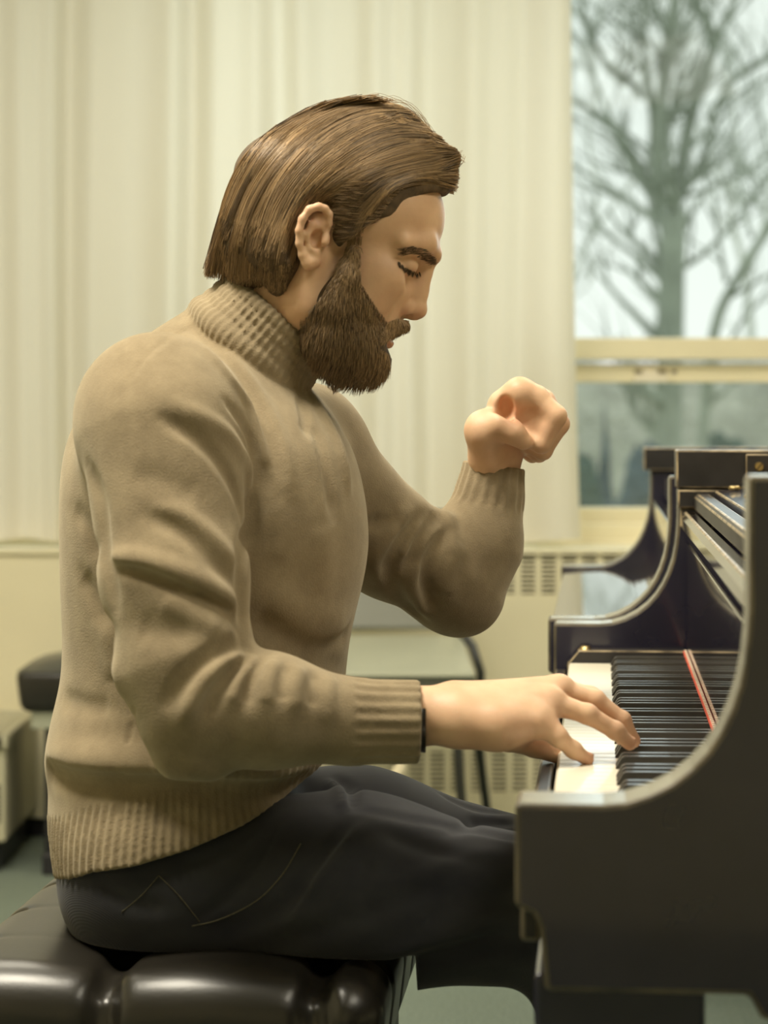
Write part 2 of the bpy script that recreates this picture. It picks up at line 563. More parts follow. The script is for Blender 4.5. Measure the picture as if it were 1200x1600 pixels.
def tree(name, limbs, D, m, seed, label, twig=3, base_r=.13, dens=1.0, group=None):
    """limbs: [(points in pixels, r0, r1)] grown at distance D with random depth, plus recursive twigs"""
    rg = random.Random(seed)
    bm = bmesh.new()

    def grow(p, d, length, r, lvl):
        pts = [p]
        rr = [r]
        nseg = 5
        for i in range(nseg):
            d = (d + Vector((rg.gauss(0, .16), rg.gauss(0, .16), rg.gauss(.05, .10)))).normalized()
            p = p + d * length / nseg
            pts.append(p)
            rr.append(r * (1 - .75 * (i + 1) / nseg))
        add_tube(bm, pts, rr, 5 if lvl < 2 else 4, cap=False)
        if lvl > 0:
            k = rg.randint(3, 4) if lvl > 1 else rg.randint(3, 5)
            for _ in range(k):
                i = rg.randint(1, nseg)
                side = Vector((rg.gauss(0, 1), rg.gauss(0, 1), rg.gauss(0, .5))).normalized()
                nd = (d * .9 + side * .75 + Vector((0, 0, .18))).normalized()
                grow(pts[i], nd, length * rg.uniform(.5, .75), rr[i] * .6, lvl - 1)

    for pts, r0, r1 in limbs:
        dd = 0
        P = []
        step = rg.uniform(-.35, .35)
        for i, (a, b) in enumerate(pts):
            P.append(at(a, b, D) + Vector((0, step * i, 0)))
        # smooth resample
        Q = []
        for i in range(len(P) - 1):
            p0, p1, p2, p3 = P[max(i - 1, 0)], P[i], P[i + 1], P[min(i + 2, len(P) - 1)]
            for k in range(4):
                t = k / 4
                Q.append(.5 * ((2 * p1) + (p2 - p0) * t + (2 * p0 - 5 * p1 + 4 * p2 - p3) * t * t + (3 * p1 - p0 - 3 * p2 + p3) * t ** 3))
        Q.append(P[-1])
        rs = [r0 + (r1 - r0) * i / (len(Q) - 1) for i in range(len(Q))]
        add_tube(bm, Q, rs, 8)
        if twig:
            for i in range(2, len(Q)):
                if rg.random() < .42 * dens:
                    d = (Q[i] - Q[i - 1]).normalized()
                    sd = Vector((rg.choice((-1, 1)) * rg.uniform(.5, 1), rg.gauss(0, .6), rg.uniform(0, .5)))
                    grow(Q[i], (d * .7 + sd).normalized(), rg.uniform(.6, 1.5), rs[i] * .45 + .006, twig - 1)
    o = bm_obj(name, bm, m, smooth=True)
    return tag(o, label, 'tree', group)


u = 25 / F
tree('bare_tree', [
    ([(1040, 1010), (1040, 700), (1041, 520), (1040, 420), (1040, 335)], .155, .125),
    ([(1034, 345), (1026, 290), (1022, 240), (1023, 180), (1026, 110), (1030, 50), (1040, -40), (1050, -150)], .10, .025),
    ([(1022, 240), (1016, 190), (1002, 150), (990, 110), (985, 60), (975, 10), (960, -60)], .06, .018),
    ([(1002, 150), (975, 130), (940, 122), (905, 60), (885, 10)], .045, .015),
    ([(975, 130), (950, 90), (930, 45), (905, -20)], .04, .015),
    ([(1030, 320), (1005, 270), (975, 225), (940, 190), (890, 165), (840, 150)], .05, .015),
    ([(1020, 310), (995, 270), (970, 200), (945, 130), (920, 60), (900, 20)], .035, .015),
    ([(1046, 345), (1060, 290), (1068, 225), (1080, 170), (1100, 110), (1112, 70), (1130, 30), (1160, -30)], .085, .03),
    ([(1052, 320), (1078, 280), (1098, 230), (1104, 180), (1130, 140), (1180, 110), (1230, 80)], .05, .018),
    ([(1112, 75), (1105, 40), (1095, -10), (1090, -60)], .045, .02),
    ([(1104, 185), (1150, 150), (1210, 120)], .03, .012),
    ([(1055, 425), (1100, 395), (1140, 350), (1180, 300), (1230, 240)], .035, .012),
    ([(1055, 310), (1100, 300), (1160, 270), (1220, 230)], .03, .010),
    ([(1026, 110), (1050, 60), (1060, 0), (1065, -80)], .035, .015),
], 25, M['bark'], 8, 'bare forked tree with a thick trunk seen through the upper window pane')
tree('bare_tree', [
    ([(1085, 1080), (1092, 700), (1105, 520), (1135, 440), (1175, 370), (1215, 320), (1260, 240)], .055, .03),
    ([(1135, 440), (1120, 380), (1110, 300)], .025, .01),
    ([(1175, 370), (1165, 300), (1180, 220)], .025, .01),
], 21, M['bark'], 21, 'thin leaning tree outside, right of the thick forked trunk')
tree('bare_tree', [
    ([(885, 900), (888, 560), (892, 450), (925, 370), (960, 320), (1000, 270)], .07, .02),
    ([(892, 450), (880, 380), (885, 300), (870, 200)], .05, .02),
    ([(925, 370), (930, 300), (915, 220), (925, 120)], .04, .015),
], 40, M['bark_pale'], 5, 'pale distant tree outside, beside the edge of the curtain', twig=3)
tree('bare_tree', [
    ([(1180, 900), (1178, 560), (1170, 430), (1150, 320), (1160, 200), (1140, 60)], .09, .03),
    ([(1170, 430), (1200, 330), (1230, 220)], .05, .02),
    ([(1150, 320), (1110, 250), (1080, 180)], .04, .02),
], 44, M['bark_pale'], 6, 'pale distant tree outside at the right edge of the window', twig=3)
# ============================================================ PIANOS
TH = math.atan(334 / F)
KO = Vector((.239, 3.03, 0))              # bass end of the key fronts
Mx = Matrix.Translation(KO) @ Matrix.Rotation(-TH, 4, 'Z')


def P(u, v, z):
    return Mx @ Vector((u, v, z))


def arc_side():
    pr = [(-.021, .777), (.040, .777)]
    c = [(.055, .7785), (.072, .784), (.088, .7925), (.101, .803), (.112, .815), (.121, .829), (.128, .844), (.1335, .861), (.137, .878), (.139, .897), (.140, .915)]
    return pr + c


def side_profile(top):
    pr = arc_side() + [(.140, top), (.55, top), (.55, .625), (.165, .625), (.148, .632), (.140, .647),
                       (.0, .647), (-.004, .690), (-.008, .700), (-.021, .706)]
    return pr


def cheek(name, v0, v1, parent, top=1.005):
    o = prism(name, side_profile(top), v0, v1, M['lacquer'], parent, bevel=.0035, seg=2, worn=M['rim'], angle=50)
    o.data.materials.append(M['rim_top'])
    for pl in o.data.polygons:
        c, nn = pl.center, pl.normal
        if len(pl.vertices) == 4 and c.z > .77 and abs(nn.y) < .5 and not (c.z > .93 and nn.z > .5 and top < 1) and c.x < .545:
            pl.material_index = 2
    return o


def rim_path(inner=0):
    """outline of the body behind the keyboard, from the treble side round the tail to the bass side"""
    pts = [(.54, -1.405), (.80, -1.40), (1.0, -1.34), (1.16, -1.20), (1.28, -1.0), (1.42, -.80), (1.58, -.62), (1.70, -.44), (1.74, -.24),
           (1.70, -.06), (1.58, .05), (1.42, .095), (1.2, .10), (.54, .10)]
    if inner:
        out = []
        for i, (a, b) in enumerate(pts):
            a0, b0 = pts[max(i - 1, 0)]; a1, b1 = pts[min(i + 1, len(pts) - 1)]
            t = Vector((a1 - a0, b1 - b0)).normalized()
            out.append((a - t.y * inner, b + t.x * inner))
        return out
    return pts


def rim(name, parent, z0, z1, th=.055):
    bm = bmesh.new()
    A, B = rim_path(), rim_path(th)
    rows = [[bm.verts.new((a[0], a[1], z0)), bm.verts.new((a[0], a[1], z1)), bm.verts.new((b[0], b[1], z1)), bm.verts.new((b[0], b[1], z0))] for a, b in zip(A, B)]
    for r0, r1 in zip(rows, rows[1:]):
        for k in range(4):
            bm.faces.new((r0[k], r1[k], r1[(k + 1) % 4], r0[(k + 1) % 4]))
    bm.faces.new(rows[0]); bm.faces.new(rows[-1][::-1])
    return bm_obj(name, bm, M['lacquer'], parent, bevel=.003, worn=M['rim'])


def inside(parent):
    for nm, z, m in (('soundboard', .86, 'spruce'), ('iron_plate', .905, 'gold_plate')):
        bm = bmesh.new()
        B = rim_path(.056 if nm == 'soundboard' else .075)
        pts = [(.30, -1.33)] + B + [(.30, .02)]
        a = [bm.verts.new((x, y, z)) for x, y in pts]
        b = [bm.verts.new((x, y, z + .012)) for x, y in pts]
        for i in range(len(pts)):
            bm.faces.new((a[i], a[(i + 1) % len(pts)], b[(i + 1) % len(pts)], b[i]))
        bm.faces.new(a); bm.faces.new(b[::-1])
        bm_obj(nm, bm, M[m], parent)


def leg(parent, u, v, name='leg'):
    bm = bmesh.new()
    prof = [(.062, .640), (.062, .600), (.050, .585), (.047, .40), (.036, .10), (.045, .085), (.045, .07)]
    rows = []
    for r, z in prof:
        rows.append([bm.verts.new((u + a * r, v + b * r, z)) for a, b in ((-1, -1), (1, -1), (1, 1), (-1, 1))])
    for a, b in zip(rows, rows[1:]):
        for k in range(4):
            bm.faces.new((a[k], a[(k + 1) % 4], b[(k + 1) % 4], b[k]))
    bm.faces.new(rows[0]); bm.faces.new(rows[-1])
    o = bm_obj(name, bm, M['lacquer'], parent, bevel=.004)
    bm = bmesh.new()
    add_tube(bm, [(u, v - .014, .036), (u, v + .014, .036)], .036, 16)
    bm_obj('caster', bm, M['brass'], o, smooth=False)
    return o


def curved_strip(prof, v0, v1, name, m, parent):
    return prism(name, prof, v0, v1, m, parent, bevel=.002, angle=40)


pn = empty('grand_piano', KO, -TH, 'worn black grand piano with its keyboard open, played by the man, in the foreground', 'piano')
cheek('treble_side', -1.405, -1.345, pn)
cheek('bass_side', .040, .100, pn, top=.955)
rim('case_rim', pn, .625, 1.005)
# heavy top rail of the bass side, with the lid hinge leaf on it
o = box('bass_top_rail', .1375, .56, .022, .100, .955, 1.004, M['lacquer_worn'], pn, bevel=.0022, worn=M['edge'])
h = box('lid_hinge', .226, .40, .0165, .022, .968, .999, M['lacquer_worn'], pn, bevel=.0015, worn=M['edge'])
for uu in (.243, .30, .36):
    bm = bmesh.new()
    bmesh.ops.create_cone(bm, cap_ends=True, segments=20, radius1=.0062, radius2=.0052, depth=.003,
                          matrix=Matrix.Translation((uu, .0152, .983)) @ Matrix.Rotation(R(90), 4, 'X'))
    sc = bm_obj('screw', bm, M['brass'], h, smooth=False)
    bm = bmesh.new()
    add_box(bm, -.0052, .0052, -.0004, .0006, -.0006, .0006, Matrix.Translation((uu, .0136, .983)) @ Matrix.Rotation(R(-50), 4, 'Y'))
    bm_obj('screw_slot', bm, M['black_paint'], sc)
box('bass_lower_rail', .139, .205, .006, .040, .930, .953, M['lacquer_worn'], pn, bevel=.002, worn=M['edge'])
box('bass_end_block', .142, .19, .010, .040, .905, .930, M['lacquer_worn'], pn, bevel=.002, worn=M['edge'])
inside(pn)
# keybed, key slip and end blocks
box('keybed', -.002, .56, -1.345, .040, .647, .690, M['lacquer'], pn, bevel=.003)
box('key_slip', -.019, -.005, -1.345, .040, .668, .718, M['lacquer_worn'], pn, bevel=.003, worn=M['rim'])
for v0, v1 in ((.003, .038), (-1.343, -1.224)):
    prism('key_block', [(-.003, .690), (-.003, .728), (.012, .746), (.149, .746), (.149, .690)], v0, v1, M['lacquer_worn'], pn, bevel=.0018, worn=M['edge'])
bm = bmesh.new()
bmesh.ops.create_cone(bm, cap_ends=True, segments=20, radius1=.008, radius2=.006, depth=.004, matrix=Matrix.Translation((.020, .020, .748)))
bm_obj('block_screw', bm, M['brass'], pn, smooth=False)

# fallboard standing up behind the keys, with its thick rolled lip
fb = prism('fallboard', [(.1505, .738), (.1505, .884), (.168, .884), (.168, .738)], -1.344, .008, M['gloss'], pn, bevel=.001)
prism('fallboard_lip', [(.1535, .884), (.1475, .892), (.1435, .905), (.1430, .917), (.1475, .925), (.1580, .926), (.1680, .920), (.1700, .884)],
      -1.344, .008, M['gloss'], pn, bevel=.002, worn=M['edge'], angle=40)
prism('fallboard_rail', [(.160, .928), (.160, .944), (.164, .948), (.178, .948), (.182, .940), (.182, .924)], -1.344, .006, M['lacquer_worn'], pn, bevel=.0015, worn=M['edge'])
md = prism('music_shelf', [(.186, .930), (.186, .952), (.226, .956), (.236, .950), (.236, .930)], -1.344, -.002, M['lacquer'], pn, bevel=.002, worn=M['edge'])
for v in (-1.1, -.75, -.4, -.08):
    lathe('shelf_button', [(.006, 0), (.008, .003), (.006, .006)], M['brass'], md, 12, (.206, v, .955))
bm = bmesh.new()
for i in range(84):
    v = -1.28 + i * 1.28 / 83
    u1 = 1.66 - .55 * min(1, max(0, (-v - .35) / .9)) ** 1.2 - (.12 if v > -.1 else 0)
    add_tube(bm, [(.30, v, .932), (u1 - .10, v, .932)], .0007, 4)
bm_obj('strings', bm, M['brass'], pn)['kind'] = 'stuff'
# pin block behind the fallboard
box('pin_block', .24, .34, -1.33, .01, .88, .925, M['gold_plate'], pn, bevel=.003)
# red felt strip along the back of the keys with a row of pale dots
fs = box('key_felt', .1455, .1500, -1.222, .002, .742, .7475, M['felt_red'], pn, bevel=.0015)
bm = bmesh.new()
for i in range(88):
    v = -1.217 + i * (1.21 / 87)
    add_box(bm, .1464, .1496, v - .0022, v + .0022, .7470, .7487)
bm_obj('felt_dots', bm, M['felt_white'], fs)['kind'] = 'stuff'

# 52 naturals and 36 sharps, bass at the far end
kw = 1.2200 / 52


def key_mesh(nm, prof, w, m, bev, taper=0):
    bm = bmesh.new()
    add_prism(bm, prof, -w / 2, w / 2)
    if taper:
        for v in bm.verts:
            if v.co.z > prof[0][1] + .01:
                v.co.y *= taper
    return bm_obj(nm, bm, m, pn, bevel=bev, seg=2)


wk0 = key_mesh('white_key', [(0, .7285), (-.001, .7275), (0, .710), (.149, .710), (.149, .7300), (.001, .7300)], kw - .0011, M['ivory'], .0008)
bk0 = key_mesh('black_key', [(.052, .728), (.0525, .7315), (.0575, .7400), (.060, .7415), (.149, .7420), (.149, .728)], .0102, M['ebony'], .0009, .86)
names = 'ABCDEFG'
pressed_v = []
first_w = first_b = True
for i in range(52):
    v = -kw * (i + .5)
    if first_w:
        o = wk0; first_w = False
    else:
        o = wk0.copy(); COL.objects.link(o); o.parent = pn
    o.location = (0, v, 0)
    note = names[i % 7]
    if i < 51 and note in 'ACDFG':
        if first_b:
            b = bk0; first_b = False
        else:
            b = bk0.copy(); COL.objects.link(b); b.parent = pn
        off = {'A': .0008, 'C': -.0012, 'D': .0012, 'F': -.0014, 'G': 0}[note]
        b.location = (0, v - kw / 2 + off, 0)
leg(pn, .052, -1.26)
leg(pn, .095, -.05)
leg(pn, 1.52, -.30)
# pedal lyre
ly = box('pedal_lyre', .34, .42, -.80, -.50, .10, .16, M['lacquer'], pn, bevel=.004)
for v in (-.74, -.56):
    tube('lyre_post', [(.38, v, .15), (.38, v, .65)], .014, M['lacquer'], ly)
for v in (-.74, -.65, -.56):
    box('pedal', .22, .36, v - .014, v + .014, .070, .080, M['brass'], ly, bevel=.004)
    tube('pedal_rod', [(.34, v, .079), (.35, v, .11)], .004, M['brass'], ly)

# ---------------- second piano, parallel, just beyond: keyboard lid closed
K2 = P(-.009, 1.50, 0)
p2 = empty('grand_piano', K2, -TH, 'second black piano beyond the first, its keyboard lid closed and shining blue from the window', 'piano')
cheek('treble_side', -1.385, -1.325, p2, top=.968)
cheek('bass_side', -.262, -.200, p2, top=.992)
box('bass_top_rail', .128, .56, -.275, -.200, .952, .993, M['lacquer_worn'], p2, bevel=.0022, worn=M['edge'])
pr = [(-.018, .752), (-.016, .770), (.098, .774)]
for k in range(1, 8):
    a = k / 8 * math.pi / 2
    pr.append((.098 + .045 * math.sin(a), .819 - .045 * math.cos(a)))
pr += [(.143, .90), (.160, .90), (.160, .752)]
prism('closed_fallboard', pr, -1.324, -.262, M['gloss'], p2, bevel=.0015)
box('keybed', -.012, .55, -1.325, -.262, .647, .752, M['lacquer_worn'], p2)
box('music_shelf', .165, .40, -1.325, -.275, .90, .94, M['lacquer'], p2, bevel=.003)
box('case_bottom', .40, .549, -1.325, -.262, .66, .94, M['lacquer'], p2)
for u_, v_ in ((.09, -1.29), (.09, -.30), (.50, -1.29), (.50, -.30)):
    leg(p2, u_, v_)
# ============================================================ BACKGROUND FURNITURE
ch = empty('stacking_chair', (0, 0, 0), label='stacking chair with a slate back, pale seat shell and black tube legs behind the pianist', cat='chair')
D0 = 5.42


def A(px, py, D=D0):
    return at(px, py, D)


def slab(name, pts, th, m, parent, bevel=.006):
    """quad panel given by four corners, thickened along its normal"""
    q = [Vector(p) for p in pts]
    nrm = (q[1] - q[0]).cross(q[2] - q[0]).normalized() * th
    bm = bmesh.new()
    a = [bm.verts.new(p) for p in q]
    b = [bm.verts.new(p + nrm) for p in q]
    for i in range(4):
        bm.faces.new((a[i], a[(i + 1) % 4], b[(i + 1) % 4], b[i]))
    bm.faces.new(a); bm.faces.new(b[::-1])
    return bm_obj(name, bm, m, parent, bevel=bevel)


slab('backrest', [A(470, 806, 5.62), A(690, 806, 5.62), A(684, 982, 5.50), A(476, 982, 5.50)], .012, M['slate_shell'], ch)
tube('backrest_rail', [A(466, 802, 5.62), A(560, 799, 5.62), A(694, 802, 5.62)], .010, M['tube_black'], ch)
slab('seat', [A(466, 1052, 5.12), A(742, 1052, 5.12), A(722, 992, 5.50), A(472, 992, 5.50)], -.012, M['grey_shell'], ch)
slab('seat_frame', [A(466, 1082, 5.14), A(744, 1079, 5.14), A(742, 1055, 5.13), A(466, 1055, 5.13)], -.02, M['slate_shell'], ch, .004)
fl = lambda px, D: (( px - 600) * D / F, D, .0)
tube('rear_leg', [A(694, 802, 5.62), A(690, 900, 5.56), A(718, 985, 5.48), A(738, 1010, 5.44), A(751, 1050, 5.42), A(748, 1165, 5.46), A(762, 1275, 5.54), fl(772, 5.60)], .0105, M['tube_black'], ch)
tube('rear_leg', [A(466, 802, 5.62), A(466, 900, 5.56), A(462, 990, 5.50), A(455, 1050, 5.48), A(450, 1165, 5.52), fl(436, 5.60)], .0105, M['tube_black'], ch)
tube('front_leg', [A(736, 1060, 5.2), A(713, 1100, 5.16), A(716, 1180, 5.14), A(722, 1265, 5.12), fl(730, 5.10)], .0105, M['tube_black'], ch)
tube('front_leg', [A(466, 1066, 5.2), A(470, 1180, 5.14), fl(466, 5.10)], .0105, M['tube_black'], ch)

# black padded bench at the left
bb = empty('padded_bench', (0, 0, 0), label='black padded bench against the wall at the left, partly hidden by the sweater', cat='bench')
BD = 5.56
X0, X1 = (43 - 600) * BD / F, (43 - 600) * BD / F + .54
Y0, Y1 = 5.36, 5.70
bm = bmesh.new()
add_box(bm, X0, X1, Y0, Y1, .375, .470)
for v in bm.verts:
    if v.co.z < .4:
        v.co.x += .012 if v.co.x < (X0 + X1) / 2 else -.012
bm_obj('cushion', bm, M['leather'], bb, bevel=.02, seg=4, smooth=True)
bm = bmesh.new()
seg = 20
rows = []
for i in range(seg + 1):
    f = i / seg
    x = X0 + .004 + (X1 - X0 - .008) * f
    hgt = .032 * math.sin(math.pi * min(1, max(0, f))) ** .55
    rows.append([bm.verts.new((x, Y0 + .004, .466)), bm.verts.new((x, Y0 + .06, .468 + hgt)), bm.verts.new((x, Y1 - .06, .468 + hgt)), bm.verts.new((x, Y1 - .004, .466))])
for a_, b_ in zip(rows, rows[1:]):
    for k in range(3):
        bm.faces.new((a_[k], b_[k], b_[k + 1], a_[k + 1]))
bm_obj('cushion_crown', bm, M['vinyl_dark'], bb, smooth=True)
box('seat_rail', X0 + .035, X1 - .035, Y0 + .02, Y1 - .02, .335, .375, M['grey_shell'], bb, bevel=.003)
for xx in (X0 + .065, X1 - .14):
    lg = box('end_panel', xx, xx + .075, Y0 + .03, Y1 - .03, .05, .335, M['black_paint'], bb, bevel=.003)
    box('foot', xx - .005, xx + .085, Y0 + .02, Y1 - .02, 0, .05, M['black_paint'], lg, bevel=.004)

# beige cloth bag standing on the floor beyond the bench
bag = empty('cloth_bag', (0, 0, 0), label='pale beige cloth bag slumped on the floor, glimpsed above the far thigh', cat='bag')
c = at(560, 1290, 5.0)
bm = bmesh.new()
bmesh.ops.create_icosphere(bm, subdivisions=4, radius=1)
for v in bm.verts:
    d = v.co.copy()
    k = 1 + .05 * math.sin(7 * d.x + 2) + .04 * math.sin(9 * d.z + 5 * d.x)
    v.co = Vector((c.x + d.x * .105 * k, 5.0 + d.y * .08 * k, .155 + max(d.z, -.98) * .16 * k))
bm_obj('bag_body', bm, mat('beige_canvas', (0.62, 0.54, 0.36), .85, noise=(12, .12), bump=(25, .5, .01)), bag, smooth=True)
tube('bag_strap', [at(628, 1195, 4.95), at(612, 1222, 4.93), at(600, 1262, 4.93), at(590, 1300, 4.93)], [.012, .014, .014, .012], mat('pale_strap', (0.60, 0.53, 0.36), .8, noise=(20, .1)), bag)
# ============================================================ SCULPTING ENGINE (distance fields -> one continuous mesh)
class Field:
    def __init__(self):
        self.ops = []

    def add(self, fn, lo, hi, mode='U', k=.01):
        self.ops.append((fn, np.array(lo, np.float32) - k, np.array(hi, np.float32) + k, mode, k))

    def eval(self, Pt, lo=None, hi=None, pad=.012):
        d = np.full(len(Pt), .5, np.float32)
        for fn, a, b, mode, k in self.ops:
            if lo is not None and (np.any(a - pad > hi) or np.any(b + pad < lo)):
                continue
            e = fn(Pt)
            if mode == 'U':
                if k > 0:
                    h = np.clip(.5 + .5 * (d - e) / k, 0, 1)
                    d = d * (1 - h) + e * h - k * h * (1 - h)
                else:
                    d = np.minimum(d, e)
            elif mode == 'S':
                if k > 0:
                    h = np.clip(.5 - .5 * (d + e) / k, 0, 1)
                    d = d * (1 - h) - e * h + k * h * (1 - h)
                else:
                    d = np.maximum(d, -e)
            elif mode == 'I':
                d = np.maximum(d, e)
            elif mode == 'D':
                d = d + e
        return d

    # --- primitives
    def cone(self, a, b, ra, rb, mode='U', k=.01):
        a, b = np.array(a, np.float32), np.array(b, np.float32)
        ba = b - a
        L2 = max(float(ba @ ba), 1e-9)

        def fn(Pt):
            t = np.clip(((Pt - a) @ ba) / L2, 0, 1)
            q = Pt - a - t[:, None] * ba
            return np.sqrt((q * q).sum(1)) - (ra + (rb - ra) * t)
        r = max(ra, rb)
        self.add(fn, np.minimum(a, b) - r, np.maximum(a, b) + r, mode, k)

    def chain(self, pts, rad, mode='U', k=.01):
        for i in range(len(pts) - 1):
            self.cone(pts[i], pts[i + 1], rad[i], rad[i + 1], mode, k)

    def ell(self, c, r, rot=None, mode='U', k=.01):
        c = np.array(c, np.float32)
        r = np.array(r, np.float32)
        A_ = np.eye(3, dtype=np.float32) if rot is None else np.array(rot, np.float32)   # columns: the axes

        def fn(Pt):
            q = (Pt - c) @ A_
            k0 = np.sqrt(((q / r) ** 2).sum(1)) + 1e-9
            k1 = np.sqrt(((q / r ** 2) ** 2).sum(1)) + 1e-9
            return k0 * (k0 - 1) / k1
        e = np.sqrt(((A_ * r) ** 2).sum(1))
        self.add(fn, c - e, c + e, mode, k)

    def torus(self, c, ax, Rr, r, mode='U', k=.01, ribs=0, amp=0, flat=1.0):
        c = np.array(c, np.float32)
        ax = np.array(ax, np.float32); ax /= np.linalg.norm(ax)
        e1 = np.cross(ax, [0, 1, 0]); e1 /= np.linalg.norm(e1)
        e2 = np.cross(ax, e1)

        def fn(Pt):
            q = Pt - c
            h = q @ ax
            x, y = q @ e1, q @ e2
            rho = np.sqrt(x * x + y * y)
            d = np.sqrt(((rho - Rr)) ** 2 + (h / flat) ** 2) - r
            if ribs:
                d = d + amp * np.cos(np.arctan2(y, x) * ribs)
            return d
        e = Rr + r * flat + .01
        self.add(fn, c - e, c + e, mode, k)

    def loft_z(self, T, mode='U', k=.01, zcut=True):
        """T rows: z, cx, rx, cy, ry (z ascending)"""
        T = np.array(sorted(T), np.float32)
        zs = np.linspace(T[0, 0], T[-1, 0], 160)
        Tn = np.stack([zs] + [np.interp(zs, T[:, 0], T[:, i]) for i in range(1, 5)], 1)
        sg = .011 / (zs[1] - zs[0])
        wk = np.exp(-.5 * (np.arange(-12, 13) / sg) ** 2); wk /= wk.sum()
        for i in range(1, 5):
            Tn[:, i] = np.convolve(np.pad(Tn[:, i], 12, mode='edge'), wk, 'valid')
        T = Tn.astype(np.float32)

        def fn(Pt):
            z = np.clip(Pt[:, 2], T[0, 0], T[-1, 0])
            cx_, rx, cy, ry = [np.interp(z, T[:, 0], T[:, i]) for i in (1, 2, 3, 4)]
            X, Y = Pt[:, 0] - cx_, Pt[:, 1] - cy
            n = 2.3
            k0 = (np.abs(X / rx) ** n + np.abs(Y / ry) ** n) ** (1 / n) + 1e-9
            g = np.sqrt((X / rx ** 2) ** 2 + (Y / ry ** 2) ** 2) / k0 + 1e-9
            d = (k0 - 1) / g
            return np.maximum(d, np.maximum(Pt[:, 2] - T[-1, 0], T[0, 0] - Pt[:, 2])).astype(np.float32)
        lo = [(T[:, 1] - T[:, 2]).min(), (T[:, 3] - T[:, 4]).min(), T[0, 0]]
        hi = [(T[:, 1] + T[:, 2]).max(), (T[:, 3] + T[:, 4]).max(), T[-1, 0]]
        self.add(fn, lo, hi, mode, k)

    def stroke(self, pts, A_, w, taper=True):
        """push the surface in (A > 0) or out (A < 0) along a line"""
        pts = np.array([tuple(p) for p in pts], np.float32)
        n = len(pts)

        def fn(Pt):
            best = np.full(len(Pt), 1e9, np.float32)
            tt = np.zeros(len(Pt), np.float32)
            for i in range(n - 1):
                a, ba = pts[i], pts[i + 1] - pts[i]
                t = np.clip(((Pt - a) @ ba) / max(float(ba @ ba), 1e-9), 0, 1)
                q = Pt - a - t[:, None] * ba
                e = (q * q).sum(1)
                m = e < best
                best = np.where(m, e, best)
                tt = np.where(m, (i + t) / (n - 1), tt)
            f = A_ * np.exp(-best / (w * w))
            if taper:
                f = f * np.clip(np.sin(np.pi * (.06 + .88 * tt)) * 1.6, 0, 1)
            return f
        self.add(fn, pts.min(0) - 2.4 * w, pts.max(0) + 2.4 * w, 'D', 0)

    # --- rays
    def hit(self, o, dr, t0, t1, steps=70, eps=.0006):
        """first surface points of rays (arrays); returns points and mask"""
        o = np.broadcast_to(np.array(o, np.float32), dr.shape).copy()
        t = np.full(len(dr), t0, np.float32)
        if np.ndim(t0):
            t = np.array(t0, np.float32)
        ok = np.zeros(len(dr), bool)
        for _ in range(steps):
            Pt = o + dr * t[:, None]
            lo, hi = Pt.min(0), Pt.max(0)
            d = self.eval(Pt, lo, hi, pad=.4)
            ok = d < eps
            if ok.all():
                break
            t = t + np.where(ok, 0, np.clip(d * .8, .0004, .2))
        Pt = o + dr * t[:, None]
        return Pt, ok & (t < t1)

    def normal(self, Pt, h=.002):
        g = np.zeros_like(Pt)
        for i in range(3):
            e = np.zeros(3, np.float32); e[i] = h
            lo, hi = Pt.min(0), Pt.max(0)
            g[:, i] = self.eval(Pt + e, lo, hi, .3) - self.eval(Pt - e, lo, hi, .3)
        return g / (np.linalg.norm(g, axis=1)[:, None] + 1e-9)

    def mesh(self, name, h, B=14, smooth=0):
        los = np.array([o[1] for o in self.ops if o[3] == 'U']); his = np.array([o[2] for o in self.ops if o[3] == 'U'])
        lo, hi = los.min(0) - .02, his.max(0) + .02
        nb = np.ceil((hi - lo) / (h * B)).astype(int) + 1
        gi = np.stack(np.meshgrid(*[np.arange(x) for x in nb], indexing='ij'), -1).reshape(-1, 3)
        ctr = (lo + (gi + .5) * h * B).astype(np.float32)
        dc = np.concatenate([self.eval(c) for c in np.array_split(ctr, max(1, len(ctr) // 60000))])
        keep = np.abs(dc) < h * B * .87 * 1.45 + .006
        gi = gi[keep]
        off = np.stack(np.meshgrid(*[np.arange(B + 1)] * 3, indexing='ij'), -1).reshape(-1, 3)
        dims = nb * B + 2
        key = lambda c: (c[:, 0] * dims[1] + c[:, 1]) * dims[2] + c[:, 2]
        VK, VP, QK, QF = [], [], [], []
        corners = np.array([[i, j, k] for i in (0, 1) for j in (0, 1) for k in (0, 1)])
        edges = [(a, b) for a in range(8) for b in range(a + 1, 8) if np.abs(corners[a] - corners[b]).sum() == 1]
        for g in gi:
            base = g * B
            Pt = (lo + (off + base) * h).astype(np.float32)
            V = self.eval(Pt, Pt[0], Pt[-1])
            if V.min() > 0 or V.max() < 0:
                continue
            V = V.reshape(B + 1, B + 1, B + 1)
            c8 = np.stack([V[i:i + B, j:j + B, k:k + B] for i, j, k in corners], -1)
            s = c8 < 0
            act = s.any(-1) & ~s.all(-1)
            ci = np.argwhere(act)
            if not len(ci):
                continue
            v8 = c8[act]
            acc = np.zeros((len(ci), 3)); cnt = np.zeros(len(ci))
            for a, b in edges:
                va, vb = v8[:, a], v8[:, b]
                m = (va < 0) != (vb < 0)
                t = np.where(m, va / np.where(m, va - vb, 1), 0)
                pos = corners[a] + t[:, None] * (corners[b] - corners[a])
                acc += np.where(m[:, None], pos, 0); cnt += m
            VP.append(lo + (ci + base + acc / cnt[:, None]) * h)
            VK.append(key(ci + base))
            S_ = V < 0
